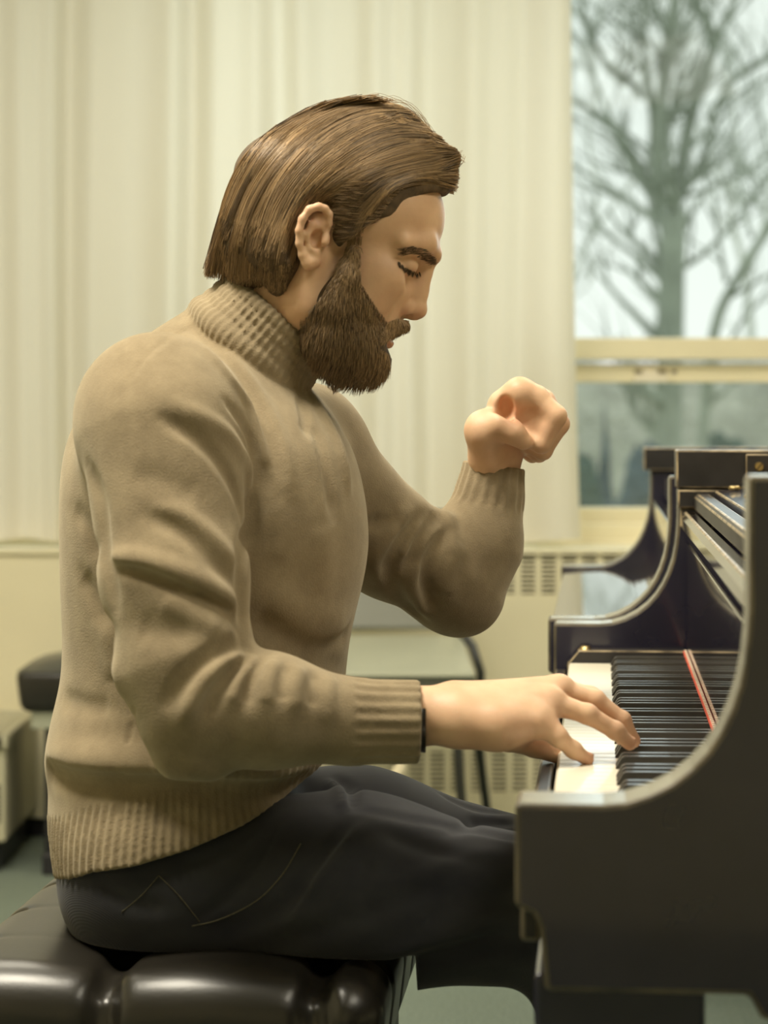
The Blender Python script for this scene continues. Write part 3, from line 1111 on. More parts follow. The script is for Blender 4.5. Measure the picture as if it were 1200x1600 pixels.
            for ax in range(3):
                sl0 = [slice(0, B)] * 3; sl1 = [slice(0, B)] * 3
                sl1[ax] = slice(1, B + 1)
                a_, b_ = S_[tuple(sl0)], S_[tuple(sl1)]
                e = np.argwhere(a_ != b_)
                if not len(e):
                    continue
                flip = a_[tuple(e.T)]
                e = e + base
                u, v = [(1, 2), (2, 0), (0, 1)][ax]
                du = np.zeros(3, int); du[u] = 1
                dv = np.zeros(3, int); dv[v] = 1
                q = np.stack([key(e - du - dv), key(e - dv), key(e), key(e - du)], 1)
                q[~flip] = q[~flip][:, ::-1]
                QK.append(q)
        VK = np.concatenate(VK); VP = np.concatenate(VP); QK = np.concatenate(QK)
        o = np.argsort(VK); VK, VP = VK[o], VP[o]
        idx = np.searchsorted(VK, QK.ravel()).clip(0, len(VK) - 1)
        good = (VK[idx] == QK.ravel()).reshape(-1, 4).all(1)
        Q = idx.reshape(-1, 4)[good]
        for _ in range(smooth):
            acc = np.zeros_like(VP); cnt = np.zeros(len(VP))
            for a, b in ((0, 1), (1, 2), (2, 3), (3, 0)):
                np.add.at(acc, Q[:, a], VP[Q[:, b]]); np.add.at(cnt, Q[:, a], 1)
                np.add.at(acc, Q[:, b], VP[Q[:, a]]); np.add.at(cnt, Q[:, b], 1)
            VP = VP * .4 + .6 * acc / np.maximum(cnt, 1)[:, None]
        return np_mesh(name, VP, Q)


def np_mesh(name, V, Q):
    me = bpy.data.meshes.new(name)
    nq, w = Q.shape
    me.vertices.add(len(V)); me.vertices.foreach_set('co', V.astype(np.float32).ravel())
    me.loops.add(nq * w); me.loops.foreach_set('vertex_index', Q.astype(np.int32).ravel())
    me.polygons.add(nq)
    me.polygons.foreach_set('loop_start', np.arange(0, nq * w, w, dtype=np.int32))
    me.polygons.foreach_set('loop_total', np.full(nq, w, np.int32))
    me.polygons.foreach_set('use_smooth', np.ones(nq, bool))
    me.update(calc_edges=True)
    me.validate()
    return me


def rays(px):
    px = np.array(px, np.float32)
    d = np.stack([(px[:, 0] - 600) / F, np.ones(len(px)), -(px[:, 1] - YH) / F], 1).astype(np.float32)
    return d


CAMP = (0, 0, HC)


def on(field, px, t0=1.9, t1=3.2):
    """where the sculpted surface is, seen along these lines of sight; misses take the nearest depth"""
    d = rays(px)
    Pt, ok = field.hit(CAMP, d, t0, t1)
    if not ok.all() and ok.any():
        ys = Pt[ok][:, 1]
        xi = np.arange(len(px))
        yy = np.interp(xi, xi[ok], ys)
        for i in np.where(~ok)[0]:
            Pt[i] = np.array(CAMP) + d[i] * yy[i]
    return Pt


def dense(pts, n=6):
    """smooth line through 2-D points"""
    P_ = [np.array(p, float) for p in pts]
    out = []
    for i in range(len(P_) - 1):
        p0, p1, p2, p3 = P_[max(i - 1, 0)], P_[i], P_[i + 1], P_[min(i + 2, len(P_) - 1)]
        for k in range(n):
            t = k / n
            out.append(.5 * ((2 * p1) + (p2 - p0) * t + (2 * p0 - 5 * p1 + 4 * p2 - p3) * t * t + (3 * p1 - p0 - 3 * p2 + p3) * t ** 3))
    out.append(P_[-1])
    return np.array(out)


def tubes_np(strands, rads, nside=3):
    """many thin tapering strands -> vertex and quad arrays. strands (N, m, 3), rads (N, m)"""
    N, m, _ = strands.shape
    t = np.gradient(strands, axis=1)
    t /= np.linalg.norm(t, axis=2, keepdims=True) + 1e-9
    ref = np.array([.31, .87, .38])
    a = np.cross(t, ref); a /= np.linalg.norm(a, axis=2, keepdims=True) + 1e-9
    b = np.cross(t, a)
    V = []
    for k in range(nside):
        an = 2 * math.pi * k / nside
        V.append(strands + (a * math.cos(an) + b * math.sin(an)) * rads[..., None])
    V = np.stack(V, 2).reshape(-1, 3)
    i = np.arange(N)[:, None, None] * m * nside
    j = np.arange(m - 1)[None, :, None] * nside
    k = np.arange(nside)[None, None, :]
    k2 = (k + 1) % nside
    Q = np.stack([i + j + k, i + j + k2, i + j + nside + k2, i + j + nside + k], -1).reshape(-1, 4)
    return V, Q
# ============================================================ THE PIANIST
person = empty('person', (-.2, 2.36, 0), label='bearded person in a tan turtleneck sweater and jeans playing the piano, left fist raised', cat='person')
HD = 2.35                                    # distance of the middle of the head
sH = F / HD
TR = at(505, 378, HD)                        # ear canal level, in the middle plane of the head
PT = R(25)
fv = np.array([math.cos(PT), 0, -math.sin(PT)])
uv = np.array([math.sin(PT), 0, math.cos(PT)])
lv = np.array([0, 1, 0])
HROT = np.stack([fv, lv, uv], 1)             # columns: forward, lateral, up


def hp(f, u, l=0.0):
    return np.array(TR) + fv * f + uv * u + lv * l


def pp(px, py, D):
    return np.array(at(px, py, D))


B_ = Field()
# --- neck and trunk core
B_.cone(pp(352, 610, 2.37), pp(462, 452, 2.355), .062, .058, k=.02)
B_.cone(pp(300, 700, 2.36), pp(300, 1250, 2.36), .100, .085, k=.05)
B_.cone(pp(270, 670, 2.24), pp(440, 710, 2.48), .055, .055, k=.05)
B_.ell(pp(300, 1340, 2.36), (.085, .12, .065), k=.03)
# --- head
E_ = lambda f, u, l, r, mode='U', k=.012: B_.ell(hp(f, u, l), r, HROT, mode, k)
E_(-.002, .045, 0, (.086, .072, .077), k=.01)
E_(.050, .050, 0, (.055, .063, .056), k=.02)
E_(.060, -.015, 0, (.044, .050, .058), k=.02)
for s in (-1, 1):
    B_.cone(hp(.004, -.018, .058 * s), hp(.014, -.066, .050 * s), .016, .017, k=.02)
    B_.cone(hp(.014, -.066, .050 * s), hp(.078, -.090, .014 * s), .017, .016, k=.02)
    E_(.066, -.008, .044 * s, (.026, .016, .018), k=.018)        # cheekbone
    E_(.052, -.040, .040 * s, (.032, .018, .030), k=.02)
E_(.055, -.070, 0, (.042, .040, .032), k=.02)
E_(.082, -.090, 0, (.019, .022, .016), k=.014)                  # chin
for s in (-1, 1):
    B_.cone(hp(.106, .0345, .010 * s), hp(.094, .038, .036 * s), .0075, .0075, k=.014)      # brow ridge
    B_.cone(hp(.094, .038, .036 * s), hp(.076, .030, .056 * s), .0075, .006, k=.014)
    E_(.104, .012, .031 * s, (.016, .019, .013), 'S', .016)     # eye socket
    E_(.0835, .013, .0315 * s, (.0138, .0150, .0128), k=.003)   # closed upper lid over the eye
# nose
B_.chain([hp(.100, .027), hp(.1035, .012), hp(.1075, -.004), hp(.1125, -.018)], [.0075, .0068, .0070, .0080], k=.012)
E_(.1145, -.0220, 0, (.0092, .0092, .0085), k=.006)
E_(.1080, -.0290, 0, (.0090, .0045, .0050), k=.006)
for s in (-1, 1):
    E_(.1010, -.0255, .0108 * s, (.0095, .0062, .0078), k=.005)
    E_(.1075, -.0325, .0068 * s, (.0058, .0034, .0040), 'S', .002)
# muzzle and lips
B_.cone(hp(.086, -.046, -.018), hp(.086, -.046, .018), .0125, .0125, k=.012)
B_.cone(hp(.0965, -.0435, -.004), hp(.0965, -.0435, .004), .0065, .0065, k=.010)
B_.cone(hp(.078, -.066, -.015), hp(.078, -.066, .015), .015, .015, k=.012)
for s in (-1, 1):
    B_.chain([hp(.1020, -.0525), hp(.0985, -.0530, .010 * s), hp(.0895, -.0560, .0215 * s)], [.0042, .0040, .0022], k=.003)
    B_.chain([hp(.1015, -.0640), hp(.0985, -.0635, .009 * s), hp(.0900, -.0590, .0200 * s)], [.0052, .0048, .0022], k=.003)
    # mouth line
    B_.stroke([hp(.1040, -.0580), hp(.1010, -.0583, .010 * s), hp(.0905, -.0578, .0215 * s)], .0030, .0022, taper=False)
    B_.stroke([hp(.098, -.0290, .015 * s), hp(.088, -.040, .026 * s), hp(.080, -.052, .031 * s)], .0012, .004)   # cheek fold
    B_.stroke([hp(.1015, -.0180, .0085 * s), hp(.0955, -.0195, .015 * s), hp(.0930, -.0270, .017 * s), hp(.0960, -.0320, .0145 * s)], .0022, .0024)  # wing of the nose
    # lids
    B_.stroke([hp(.0955, .0200, .019 * s), hp(.0965, .0235, .029 * s), hp(.0900, .0215, .042 * s)], .0018, .0022)
    B_.stroke([hp(.0935, .0085, .019 * s), hp(.0970, .0050, .030 * s), hp(.0885, .0075, .0435 * s)], .0014, .0016)
    B_.stroke([hp(.0960, -.0010, .020 * s), hp(.0945, -.0050, .030 * s), hp(.086, -.002, .042 * s)], .0010, .0030)
# ears
EY = {-1: -.0760, 1: .0760}
for s in (-1, 1):
    Le = EY[s]
    q = lambda px, py, dl=0: np.array(at(px, py, HD - .075)) * [1, 0, 1] + [0, HD + Le + dl * s, 0]
    B_.chain([q(498, 345, -.006), q(490, 372, -.004), q(486, 402, -.003)], [.0115, .0115, .0085], k=.004)
    hel = [(508, 366, -.002), (514, 350, .002), (515, 336, .004), (508, 327, .006), (498, 324, .008), (484, 329, .010), (473, 344, .011), (468, 362, .011), (468, 382, .009), (473, 398, .006)]
    B_.chain([q(*p) for p in hel], [.0030, .0034, .0036, .0037, .0039, .0040, .0040, .0038, .0036, .0034], k=.0025)
    B_.chain([q(475, 400, .005), q(482, 412, .003), q(492, 409, .001)], [.0055, .0060, .0055], k=.004)     # lobe
    B_.chain([q(500, 346, .003), q(487, 352, .006), q(480, 368, .007), q(484, 388, .005), q(494, 396, .003)], [.0030, .0034, .0036, .0034, .0034], k=.003)  # antihelix
    B_.ell(q(496, 374, .004), (.0072, .008, .0095), HROT, 'S', .003)      # concha
    B_.cone(q(499, 345, .008), q(506, 341, .008), .0036, .003, 'S', .003)
    B_.cone(q(509, 371, .001), q(508, 379, .003), .0046, .0042, k=.003)      # tragus

# --- right arm core, wrist and hand on the keys
RW = pp(665, 1120, 2.135)
B_.chain([pp(262, 690, 2.21), pp(300, 1108, 2.13), pp(560, 1126, 2.14)], [.048, .040, .029], k=.02)
B_.ell(pp(625, 1122, 2.14), (.045, .024, .0275), k=.012)
B_.ell(pp(690, 1116, 2.14), (.050, .0265, .0245), k=.015)
wr = lambda px, py, D: pp(px, py, D)
KN = {'pinky': (838, 1128, 2.128), 'ring': (860, 1098, 2.150), 'middle': (872, 1078, 2.175), 'index': (866, 1074, 2.202)}
B_.chain([wr(720, 1128, 2.128), wr(780, 1134, 2.124), KN and wr(832, 1132, 2.128)], [.0235, .0205, .0125], k=.014)
B_.chain([wr(715, 1112, 2.145), wr(860, 1096, 2.152)], [.0245, .0130], k=.014)
B_.chain([wr(715, 1108, 2.160), wr(872, 1078, 2.176)], [.0240, .0130], k=.014)
B_.chain([wr(715, 1112, 2.175), wr(866, 1076, 2.200)], [.0220, .0130], k=.014)
B_.chain([wr(740, 1136, 2.165), wr(800, 1138, 2.165), wr(845, 1118, 2.165)], [.020, .018, .012], k=.016)
B_.ell(wr(748, 1143, 2.128), (.040, .013, .0120), k=.010)          # heel of the hand
fing = [
    ([(838, 1128, 2.128), (872, 1152, 2.128), (896, 1172, 2.135), (918, 1187, 2.142)], [.0104, .0083, .0073, .0060]),
    ([(862, 1098, 2.150), (918, 1116, 2.148), (962, 1142, 2.152), (984, 1162, 2.156)], [.0110, .0088, .0078, .0064]),
    ([(874, 1078, 2.176), (930, 1094, 2.176), (972, 1126, 2.178), (990, 1158, 2.180)], [.0114, .0090, .0080, .0066]),
    ([(868, 1076, 2.202), (922, 1090, 2.208), (958, 1122, 2.212), (974, 1156, 2.214)], [.0120, .0098, .0086, .0070]),
    ([(740, 1125, 2.180), (792, 1150, 2.205), (836, 1164, 2.222), (868, 1178, 2.232)], [.0170, .0140, .0115, .0090]),
]
for pts, rr in fing:
    Fg = [wr(*p) for p in pts]
    B_.chain(Fg, rr, k=.0045)
    for i in (1, 2):                                               # knuckle creases and a slight joint swelling
        B_.ell(Fg[i] + np.array([0, 0, .0008]), (rr[i] * .93,) * 3, k=.004)
    d_ = Fg[3] - Fg[2]; d_ /= np.linalg.norm(d_)
    B_.ell(Fg[3] + d_ * .001 + np.array([.0005, 0, .0050]), (.0052, .0046, .0020), k=.001)   # nail
for a_, b_ in (((740, 1098, 2.15), (850, 1082, 2.155)), ((745, 1092, 2.17), (856, 1066, 2.178))):
    B_.stroke([wr(a_[0], a_[1] - 6, a_[2]), wr(b_[0], b_[1] - 8, b_[2])], -.0016, .004)      # tendons
for kx_, ky_, kD in (KN['ring'], KN['middle']):
    B_.ell(wr(kx_ + 2, ky_ - 6, kD), (.012, .0095, .0105), k=.006)
B_.ell(wr(800, 1122, 2.135), (.040, .014, .0175), k=.014)

# --- left arm core and raised fist
B_.chain([pp(480, 715, 2.50), pp(712, 915, 2.585), pp(760, 780, 2.60)], [.046, .038, .028], k=.02)
L = lambda px, py, D: pp(px, py, D)
B_.chain([L(760, 780, 2.60), L(771, 728, 2.60), L(780, 700, 2.60)], [.0265, .0262, .0285], k=.012)
# palm: bones run from the wrist up and over to the knuckles
knu = {'index': (838, 622, 2.562), 'middle': (848, 628, 2.585), 'ring': (846, 640, 2.608), 'pinky': (838, 654, 2.628)}
for n_, r_ in (('index', .0150), ('middle', .0150), ('ring', .0145), ('pinky', .0135)):
    a_, b_, c_ = knu[n_]
    B_.chain([L(775, 705, 2.600 + (c_ - 2.595) * .5), L(790, 636, 2.598 + (c_ - 2.595) * .85), L(812, 614, c_), L(a_, b_, c_)], [.0220, .0175, .0155, r_ * .93], k=.010)
fl_ = [
    ([(838, 622, 2.562), (869, 650, 2.556), (846, 694, 2.560), (818, 684, 2.566)], [.0128, .0114, .0100, .0086]),
    ([(848, 628, 2.585), (873, 662, 2.580), (848, 704, 2.584), (818, 692, 2.588)], [.0130, .0116, .0102, .0088]),
    ([(846, 640, 2.608), (868, 668, 2.604), (842, 708, 2.606), (816, 696, 2.608)], [.0122, .0108, .0098, .0084]),
    ([(838, 654, 2.628), (854, 680, 2.626), (832, 710, 2.626), (812, 700, 2.626)], [.0110, .0098, .0088, .0078]),
]
for pts, rr in fl_:
    B_.chain([L(*p) for p in pts], rr, k=.0045)
# thumb: ball on the near side, tip closing on the index finger
B_.chain([L(762, 712, 2.578), L(757, 676, 2.560), L(782, 664, 2.548), L(802, 676, 2.546), L(818, 690, 2.548)], [.0220, .0190, .0135, .0115, .0092], k=.009)
B_.ell(L(757, 668, 2.562), (.019, .014, .019), k=.010)
B_.ell(L(818, 668, 2.600), (.030, .030, .026), k=.008)
B_.ell(L(841, 660, 2.574), (.025, .019, .029), k=.008)
B_.ell(L(790, 640, 2.552), (.0095, .017, .0145), mode='S', k=.006)      # hollow inside the curled hand
B_.stroke([L(775, 636, 2.55), L(790, 655, 2.545), L(806, 672, 2.540)], .0065, .0042)
B_.stroke([L(828, 662, 2.545), L(846, 676, 2.545)], .002, .004)

# --- legs
B_.chain([pp(285, 1368, 2.26), pp(922, 1430, 2.21)], [.058, .046], k=.03)
B_.chain([pp(300, 1350, 2.48), pp(935, 1408, 2.54)], [.070, .050], k=.03)
kn = {}
for s, (a_, b_, D) in {'r': (922, 1436, 2.21), 'l': (935, 1408, 2.54)}.items():
    K_ = pp(a_, b_, D)
    An = np.array([K_[0] + .055, K_[1], .10])
    B_.chain([K_, An], [.046, .034], k=.02)
    B_.chain([An, An + np.array([.13, 0, -.055])], [.028, .018], k=.015)
    kn[s] = (K_, An)

# ------------------------------------------------------------ skin material with lips, lids and warmth as flat colour areas
M['skin'] = bpy.data.materials.new('skin')
M['skin'].use_nodes = True
n, l = M['skin'].node_tree.nodes, M['skin'].node_tree.links
p = n['Principled BSDF']
p.inputs['Roughness'].default_value = .5
p.inputs['Subsurface Weight'].default_value = .12
p.inputs['Subsurface Radius'].default_value = (1, .35, .2)
p.inputs['Subsurface Scale'].default_value = .006
at_ = n.new('ShaderNodeAttribute'); at_.attribute_name = 'redness'
tcn = n.new('ShaderNodeTexCoord')
t = n.new('ShaderNodeTexNoise'); t.inputs['Scale'].default_value = 38; t.inputs['Detail'].default_value = 3
r = n.new('ShaderNodeValToRGB')
r.color_ramp.elements[0].color = (0.64, 0.395, 0.245, 1); r.color_ramp.elements[0].position = .3
r.color_ramp.elements[1].color = (0.75, 0.49, 0.31, 1); r.color_ramp.elements[1].position = .7
mx = n.new('ShaderNodeMix'); mx.data_type = 'RGBA'
mx.inputs[7].default_value = (0.60, 0.23, 0.15, 1)
l.new(tcn.outputs['Object'], t.inputs['Vector']); l.new(t.outputs['Fac'], r.inputs['Fac'])
l.new(at_.outputs['Fac'], mx.inputs[0]); l.new(r.outputs['Color'], mx.inputs[6]); l.new(mx.outputs[2], p.inputs['Base Color'])
t2 = n.new('ShaderNodeTexNoise'); t2.inputs['Scale'].default_value = 420
b = n.new('ShaderNodeBump'); b.inputs['Strength'].default_value = .12; b.inputs['Distance'].default_value = .0008
l.new(tcn.outputs['Object'], t2.inputs['Vector']); l.new(t2.outputs['Fac'], b.inputs['Height']); l.new(b.outputs[0], p.inputs['Normal'])


def set_attr(me, name, val):
    a = me.attributes.new(name, 'FLOAT', 'POINT')
    a.data.foreach_set('value', val.astype(np.float32))


def coords(me):
    c = np.empty(len(me.vertices) * 3, np.float32)
    me.vertices.foreach_get('co', c)
    return c.reshape(-1, 3)


def attach(name, me, mats, keep_world=True):
    """part of the man: vertices are in world space, moved into the frame of his root"""
    c = coords(me) - np.array(person.location, np.float32)
    me.vertices.foreach_set('co', c.ravel())
    me.update()
    return mesh_obj(name, me, mats, person)


me = B_.mesh('body', .0017, smooth=1)
C_ = coords(me)
red = np.zeros(len(C_))


def blob(c, r, a):
    global red
    d = np.linalg.norm(C_ - np.array(c), axis=1)
    red = np.maximum(red, a * np.clip(1.4 * (1 - d / r), 0, 1))


for s in (-1, 1):
    for f_, u_, l_ in ((.1055, -.0640, .0), (.1030, -.0640, .009), (.0955, -.061, .016)):
        blob(hp(f_, u_, l_ * s), .0065, .85)
    for f_, u_, l_ in ((.1060, -.0535, .0), (.1020, -.0540, .009), (.0945, -.056, .017)):
        blob(hp(f_, u_, l_ * s), .0050, .75)
    blob(hp(.118, -.027, .006 * s), .012, .30)
    blob(hp(.102, -.029, .012 * s), .010, .35)
    blob(hp(-.012, .012, .078 * s), .020, .22)
    blob(hp(.092, .006, .033 * s), .012, .18)
for q_ in ((990, 1160, 2.18), (984, 1164, 2.156), (920, 1190, 2.142)):
    blob(wr(*q_), .014, .35)
blob(L(800, 655, 2.548), .022, .35)
blob(L(872, 655, 2.57), .018, .2)
set_attr(me, 'redness', red)
body = attach('body', me, M['skin'])
# ------------------------------------------------------------ jeans
J = Field()
J.ell(pp(292, 1352, 2.36), (.124, .178, .105), k=.03)
J.chain([pp(255, 1378, 2.265), pp(560, 1394, 2.235), pp(922, 1434, 2.21)], [.089, .084, .066], k=.05)
J.chain([pp(320, 1335, 2.47), pp(560, 1342, 2.50), pp(935, 1406, 2.54)], [.092, .088, .066], k=.045)
for s in ('r', 'l'):
    K_, An = kn[s]
    mid = (K_ + An) / 2
    J.chain([K_, mid, An + np.array([-.01, 0, .01])], [.064, .056, .050], k=.03)
J.ell(pp(300, 1280, 2.36), (.105, .15, .08), k=.03)
# cloth lies flat on the seat
def seat_cut(Pt):
    inb = (Pt[:, 0] < .03)
    return np.where(inb, .5495 - Pt[:, 2] + .0 * Pt[:, 0], -1).astype(np.float32)
J.add(seat_cut, (-.6, 1.9, .4), (.05, 2.8, .6), 'I', 0)


def folds(Fd, rows, t0=1.9, t1=3.2, amp_=1.0):
    """rows: (pixel line, depth in, width); all lines are laid on the plain surface first, then pressed in"""
    laid = [(on(Fd, dense(p_, 4), t0, t1), a_ * amp_, w_) for p_, a_, w_ in rows]
    for q_, a_, w_ in laid:
        Fd.stroke(q_, a_, w_)


folds(J, [
    ([(430, 1290), (400, 1350), (360, 1400), (300, 1440)], .0022, .005),
    ([(545, 1285), (510, 1330), (480, 1370), (440, 1430)], .0030, .006),
    ([(562, 1290), (528, 1336), (495, 1380), (455, 1440)], -.0028, .005),
    ([(400, 1300), (350, 1330), (290, 1350)], .0020, .005),
    ([(530, 1215), (548, 1235), (552, 1262)], .006, .006),
    ([(516, 1222), (534, 1240), (540, 1262)], -.005, .006),
    ([(700, 1300), (745, 1285), (800, 1285)], .004, .007),
    ([(560, 1262), (640, 1278), (740, 1296), (820, 1312)], .003, .006),
    ([(600, 1300), (680, 1330), (760, 1350)], .002, .009),
    ([(590, 1500), (680, 1470), (780, 1440)], -.0026, .010),
    ([(590, 1515), (680, 1490), (800, 1462)], .0026, .010),
    ([(560, 1420), (650, 1400), (760, 1380)], .0016, .012),
    ([(420, 1480), (520, 1450), (600, 1420)], .002, .010),
    ([(640, 1380), (700, 1350), (790, 1330)], -.0020, .010),
    ([(660, 1440), (720, 1410), (800, 1400)], .0024, .009),
    ([(580, 1340), (560, 1390), (520, 1440)], .0020, .009),
    ([(150, 1380), (200, 1410), (260, 1420)], .0020, .008),
    ([(330, 1460), (420, 1430), (500, 1390)], .0018, .010),
    ([(690, 1240), (740, 1262), (790, 1268)], .0030, .006),
], amp_=1.7)
me = J.mesh('jeans', .0028, smooth=1)
M['denim'] = bpy.data.materials.new('dark_denim')
M['denim'].use_nodes = True
n, l = M['denim'].node_tree.nodes, M['denim'].node_tree.links
p = n['Principled BSDF']; p.inputs['Roughness'].default_value = .85
p.inputs['Sheen Weight'].default_value = .15
tcn = n.new('ShaderNodeTexCoord')
mp = n.new('ShaderNodeMapping'); mp.inputs['Scale'].default_value = (9, 9, 16)
t = n.new('ShaderNodeTexNoise'); t.inputs['Scale'].default_value = 1.3; t.inputs['Detail'].default_value = 5
r = n.new('ShaderNodeValToRGB')
r.color_ramp.elements[0].color = (0.010, 0.010, 0.017, 1); r.color_ramp.elements[0].position = .35
r.color_ramp.elements[1].color = (0.035, 0.036, 0.040, 1); r.color_ramp.elements[1].position = .80
l.new(tcn.outputs['Object'], mp.inputs['Vector']); l.new(mp.outputs[0], t.inputs['Vector']); l.new(t.outputs['Fac'], r.inputs['Fac']); l.new(r.outputs['Color'], p.inputs['Base Color'])
w1 = n.new('ShaderNodeTexWave'); w1.inputs['Scale'].default_value = 300; w1.bands_direction = 'DIAGONAL'
b = n.new('ShaderNodeBump'); b.inputs['Strength'].default_value = .25; b.inputs['Distance'].default_value = .0006
l.new(tcn.outputs['Object'], w1.inputs['Vector']); l.new(w1.outputs['Fac'], b.inputs['Height']); l.new(b.outputs[0], p.inputs['Normal'])
jeans = attach('jeans', me, M['denim'])
# stitched seams, thin thread lines lying on the cloth
M['thread'] = mat('tan_thread', (0.11, 0.095, 0.06), .8, noise=(400, .3))


def seam(name, px, r, parent, m, Fd, lift=.0004):
    q_ = on(Fd, dense(px, 8)) - np.array(person.location)
    o = tube(name, [Vector(v) for v in q_], r, m, parent, n=5)
    return o


seam('pocket_stitching', [(300, 1447), (345, 1436), (400, 1408), (440, 1368), (470, 1318)], .0007, jeans, M['thread'], J)
seam('pocket_stitching', [(248, 1368), (222, 1398), (190, 1425)], .0005, jeans, M['thread'], J)
seam('pocket_stitching', [(248, 1368), (280, 1400), (312, 1440)], .0005, jeans, M['thread'], J)
# shoes
for s in ('r', 'l'):
    K_, An = kn[s]
    Sh = Field()
    a0 = np.array([An[0], An[1], 0])
    Sh.ell(a0 + [.005, 0, .045], (.048, .038, .045), k=.02)
    Sh.ell(a0 + [.050, 0, .074], (.062, .038, .032), k=.02)
    Sh.ell(a0 + [.09, 0, .034], (.10, .044, .034), k=.03)
    Sh.ell(a0 + [.07, 0, .010], (.135, .048, .014), k=.006)
    Sh.cone(a0 + [.0, 0, .06], a0 + [0, 0, .10], .042, .042, k=.02)
    Sh.add(lambda Pt: (.001 - Pt[:, 2]), (-1, 0, -1), (1, 4, .2), 'I', 0)
    attach('shoe', Sh.mesh('shoe', .004, smooth=2), M['leather'])

# ------------------------------------------------------------ sweater
K = Field()
sT = F / 2.36
zt_ = lambda py: HC - (py - YH) / sT
xt_ = lambda px: (px - 600) / sT
rows = [  # py, back, front, half width, centre D
    (474, 318, 345, .030, 2.37), (487, 286, 362, .044, 2.37), (510, 246, 386, .058, 2.37), (540, 205, 412, .074, 2.37), (575, 170, 444, .092, 2.37), (610, 145, 478, .112, 2.37), (650, 122, 520, .136, 2.365),
    (700, 104, 552, .156, 2.36), (760, 97, 568, .166, 2.36), (800, 97, 574, .169, 2.36), (850, 97, 577, .170, 2.36), (900, 98, 570, .168, 2.36), (950, 100, 557, .166, 2.36),
    (1000, 102, 546, .164, 2.36), (1055, 100, 540, .166, 2.36), (1090, 92, 537, .170, 2.36), (1130, 82, 532, .176, 2.36), (1180, 73, 520, .183, 2.36), (1200, 76, 512, .183, 2.36),
    (1222, 84, 506, .180, 2.36), (1250, 80, 500, .192, 2.36), (1300, 84, 492, .201, 2.36), (1345, 92, 482, .207, 2.36), (1400, 97, 474, .207, 2.36)]
K.loft_z([(zt_(a_), (xt_(b_) + xt_(c_)) / 2, (xt_(c_) - xt_(b_)) / 2, e_, d_) for a_, b_, c_, d_, e_ in rows], k=.02)
# shoulders
K.chain([pp(250, 655, 2.225), pp(345, 640, 2.345), pp(470, 704, 2.50)], [.072, .052, .060], k=.045)
K.ell(pp(246, 655, 2.215), (.074, .062, .078), k=.03)
K.ell(pp(485, 700, 2.50), (.056, .060, .066), k=.03)
# right sleeve
K.chain([pp(252, 680, 2.195), pp(272, 900, 2.150), pp(292, 1040, 2.125), pp(310, 1105, 2.115)], [.075, .0665, .060, .052], k=.014)
K.chain([pp(310, 1105, 2.115), pp(420, 1110, 2.120), pp(545, 1127, 2.135)], [.052, .050, .0385], k=.016)
K.chain([pp(545, 1127, 2.135), pp(652, 1128, 2.138)], [.0385, .0380], k=.008)
K.ell(pp(292, 1142, 2.115), (.030, .035, .026), k=.02)
# left sleeve
K.chain([pp(495, 735, 2.51), pp(610, 850, 2.55), pp(700, 905, 2.585)], [.064, .056, .052], k=.02)
K.ell(pp(725, 945, 2.59), (.036, .038, .033), k=.02)
K.chain([pp(712, 905, 2.585), pp(745, 850, 2.595), pp(764, 780, 2.600)], [.056, .0475, .0375], k=.02)
K.chain([pp(764, 780, 2.600), pp(772, 726, 2.600)], [.0375, .0350], k=.01)
K.ell(pp(672, 822, 2.565), (.026, .030, .018), k=.010)

# hem: cut along a slope that rises to the front, ribbed above it
hem_px = [(40, 1352), (92, 1357), (150, 1358), (220, 1342), (300, 1318), (380, 1288), (440, 1258), (500, 1216), (520, 1205), (700, 1190)]
hD = lambda a_: 2.36 - .16 * min(1, max(0, (a_ - 80) / 70)) + .0 * a_
hx_ = np.array([(a_ - 600) * hD(a_) / F for a_, b_ in hem_px]); hz_ = np.array([HC - (b_ - YH) * hD(a_) / F for a_, b_ in hem_px])
ac = np.array([xt_(300), 2.36])


def hem_cut(Pt):
    d = np.interp(Pt[:, 0], hx_, hz_) - Pt[:, 2]
    armfree = ~((Pt[:, 2] > .63) & (Pt[:, 1] < 2.2) & (Pt[:, 0] > xt_(560)))
    return np.where(Pt[:, 2] < .80, np.where(armfree & (Pt[:, 1] > 2.0), d, -1), -1).astype(np.float32)


def hem_rib(Pt):
    z0 = np.interp(Pt[:, 0], hx_, hz_)
    f = np.clip((Pt[:, 0] - xt_(360)) / .10, 0, 1)
    band = .062 * (1 - f) + .034 * f
    m = np.clip((z0 + band - Pt[:, 2]) / .006, 0, 1)
    # arc length round the hip
    th = np.arctan2((Pt[:, 1] - ac[1]) / .183, (Pt[:, 0] - ac[0]) / .135)
    m = m * (Pt[:, 0] < -.047) * (Pt[:, 2] < .725)
    return (m * (.0016 * np.cos(th * 104) + .0006)).astype(np.float32)


def rib_arm(a_, b_, n_, amp, r_):
    a_, b_ = np.array(a_), np.array(b_)
    ax = b_ - a_; Ln = np.linalg.norm(ax); ax = ax / Ln
    e1 = np.cross(ax, [0, 1, 0]); e1 /= np.linalg.norm(e1); e2 = np.cross(ax, e1)

    def fn(Pt):
        q = Pt - a_
        h = q @ ax
        x, y = q @ e1, q @ e2
        rho = np.sqrt(x * x + y * y)
        m = np.clip(h / .006, 0, 1) * (h < Ln + .03) * (rho < r_)
        return (m * amp * (np.cos(np.arctan2(y, x) * n_) + .6)).astype(np.float32)
    lo, hi = np.minimum(a_, b_) - r_, np.maximum(a_, b_) + r_
    return fn, lo, hi


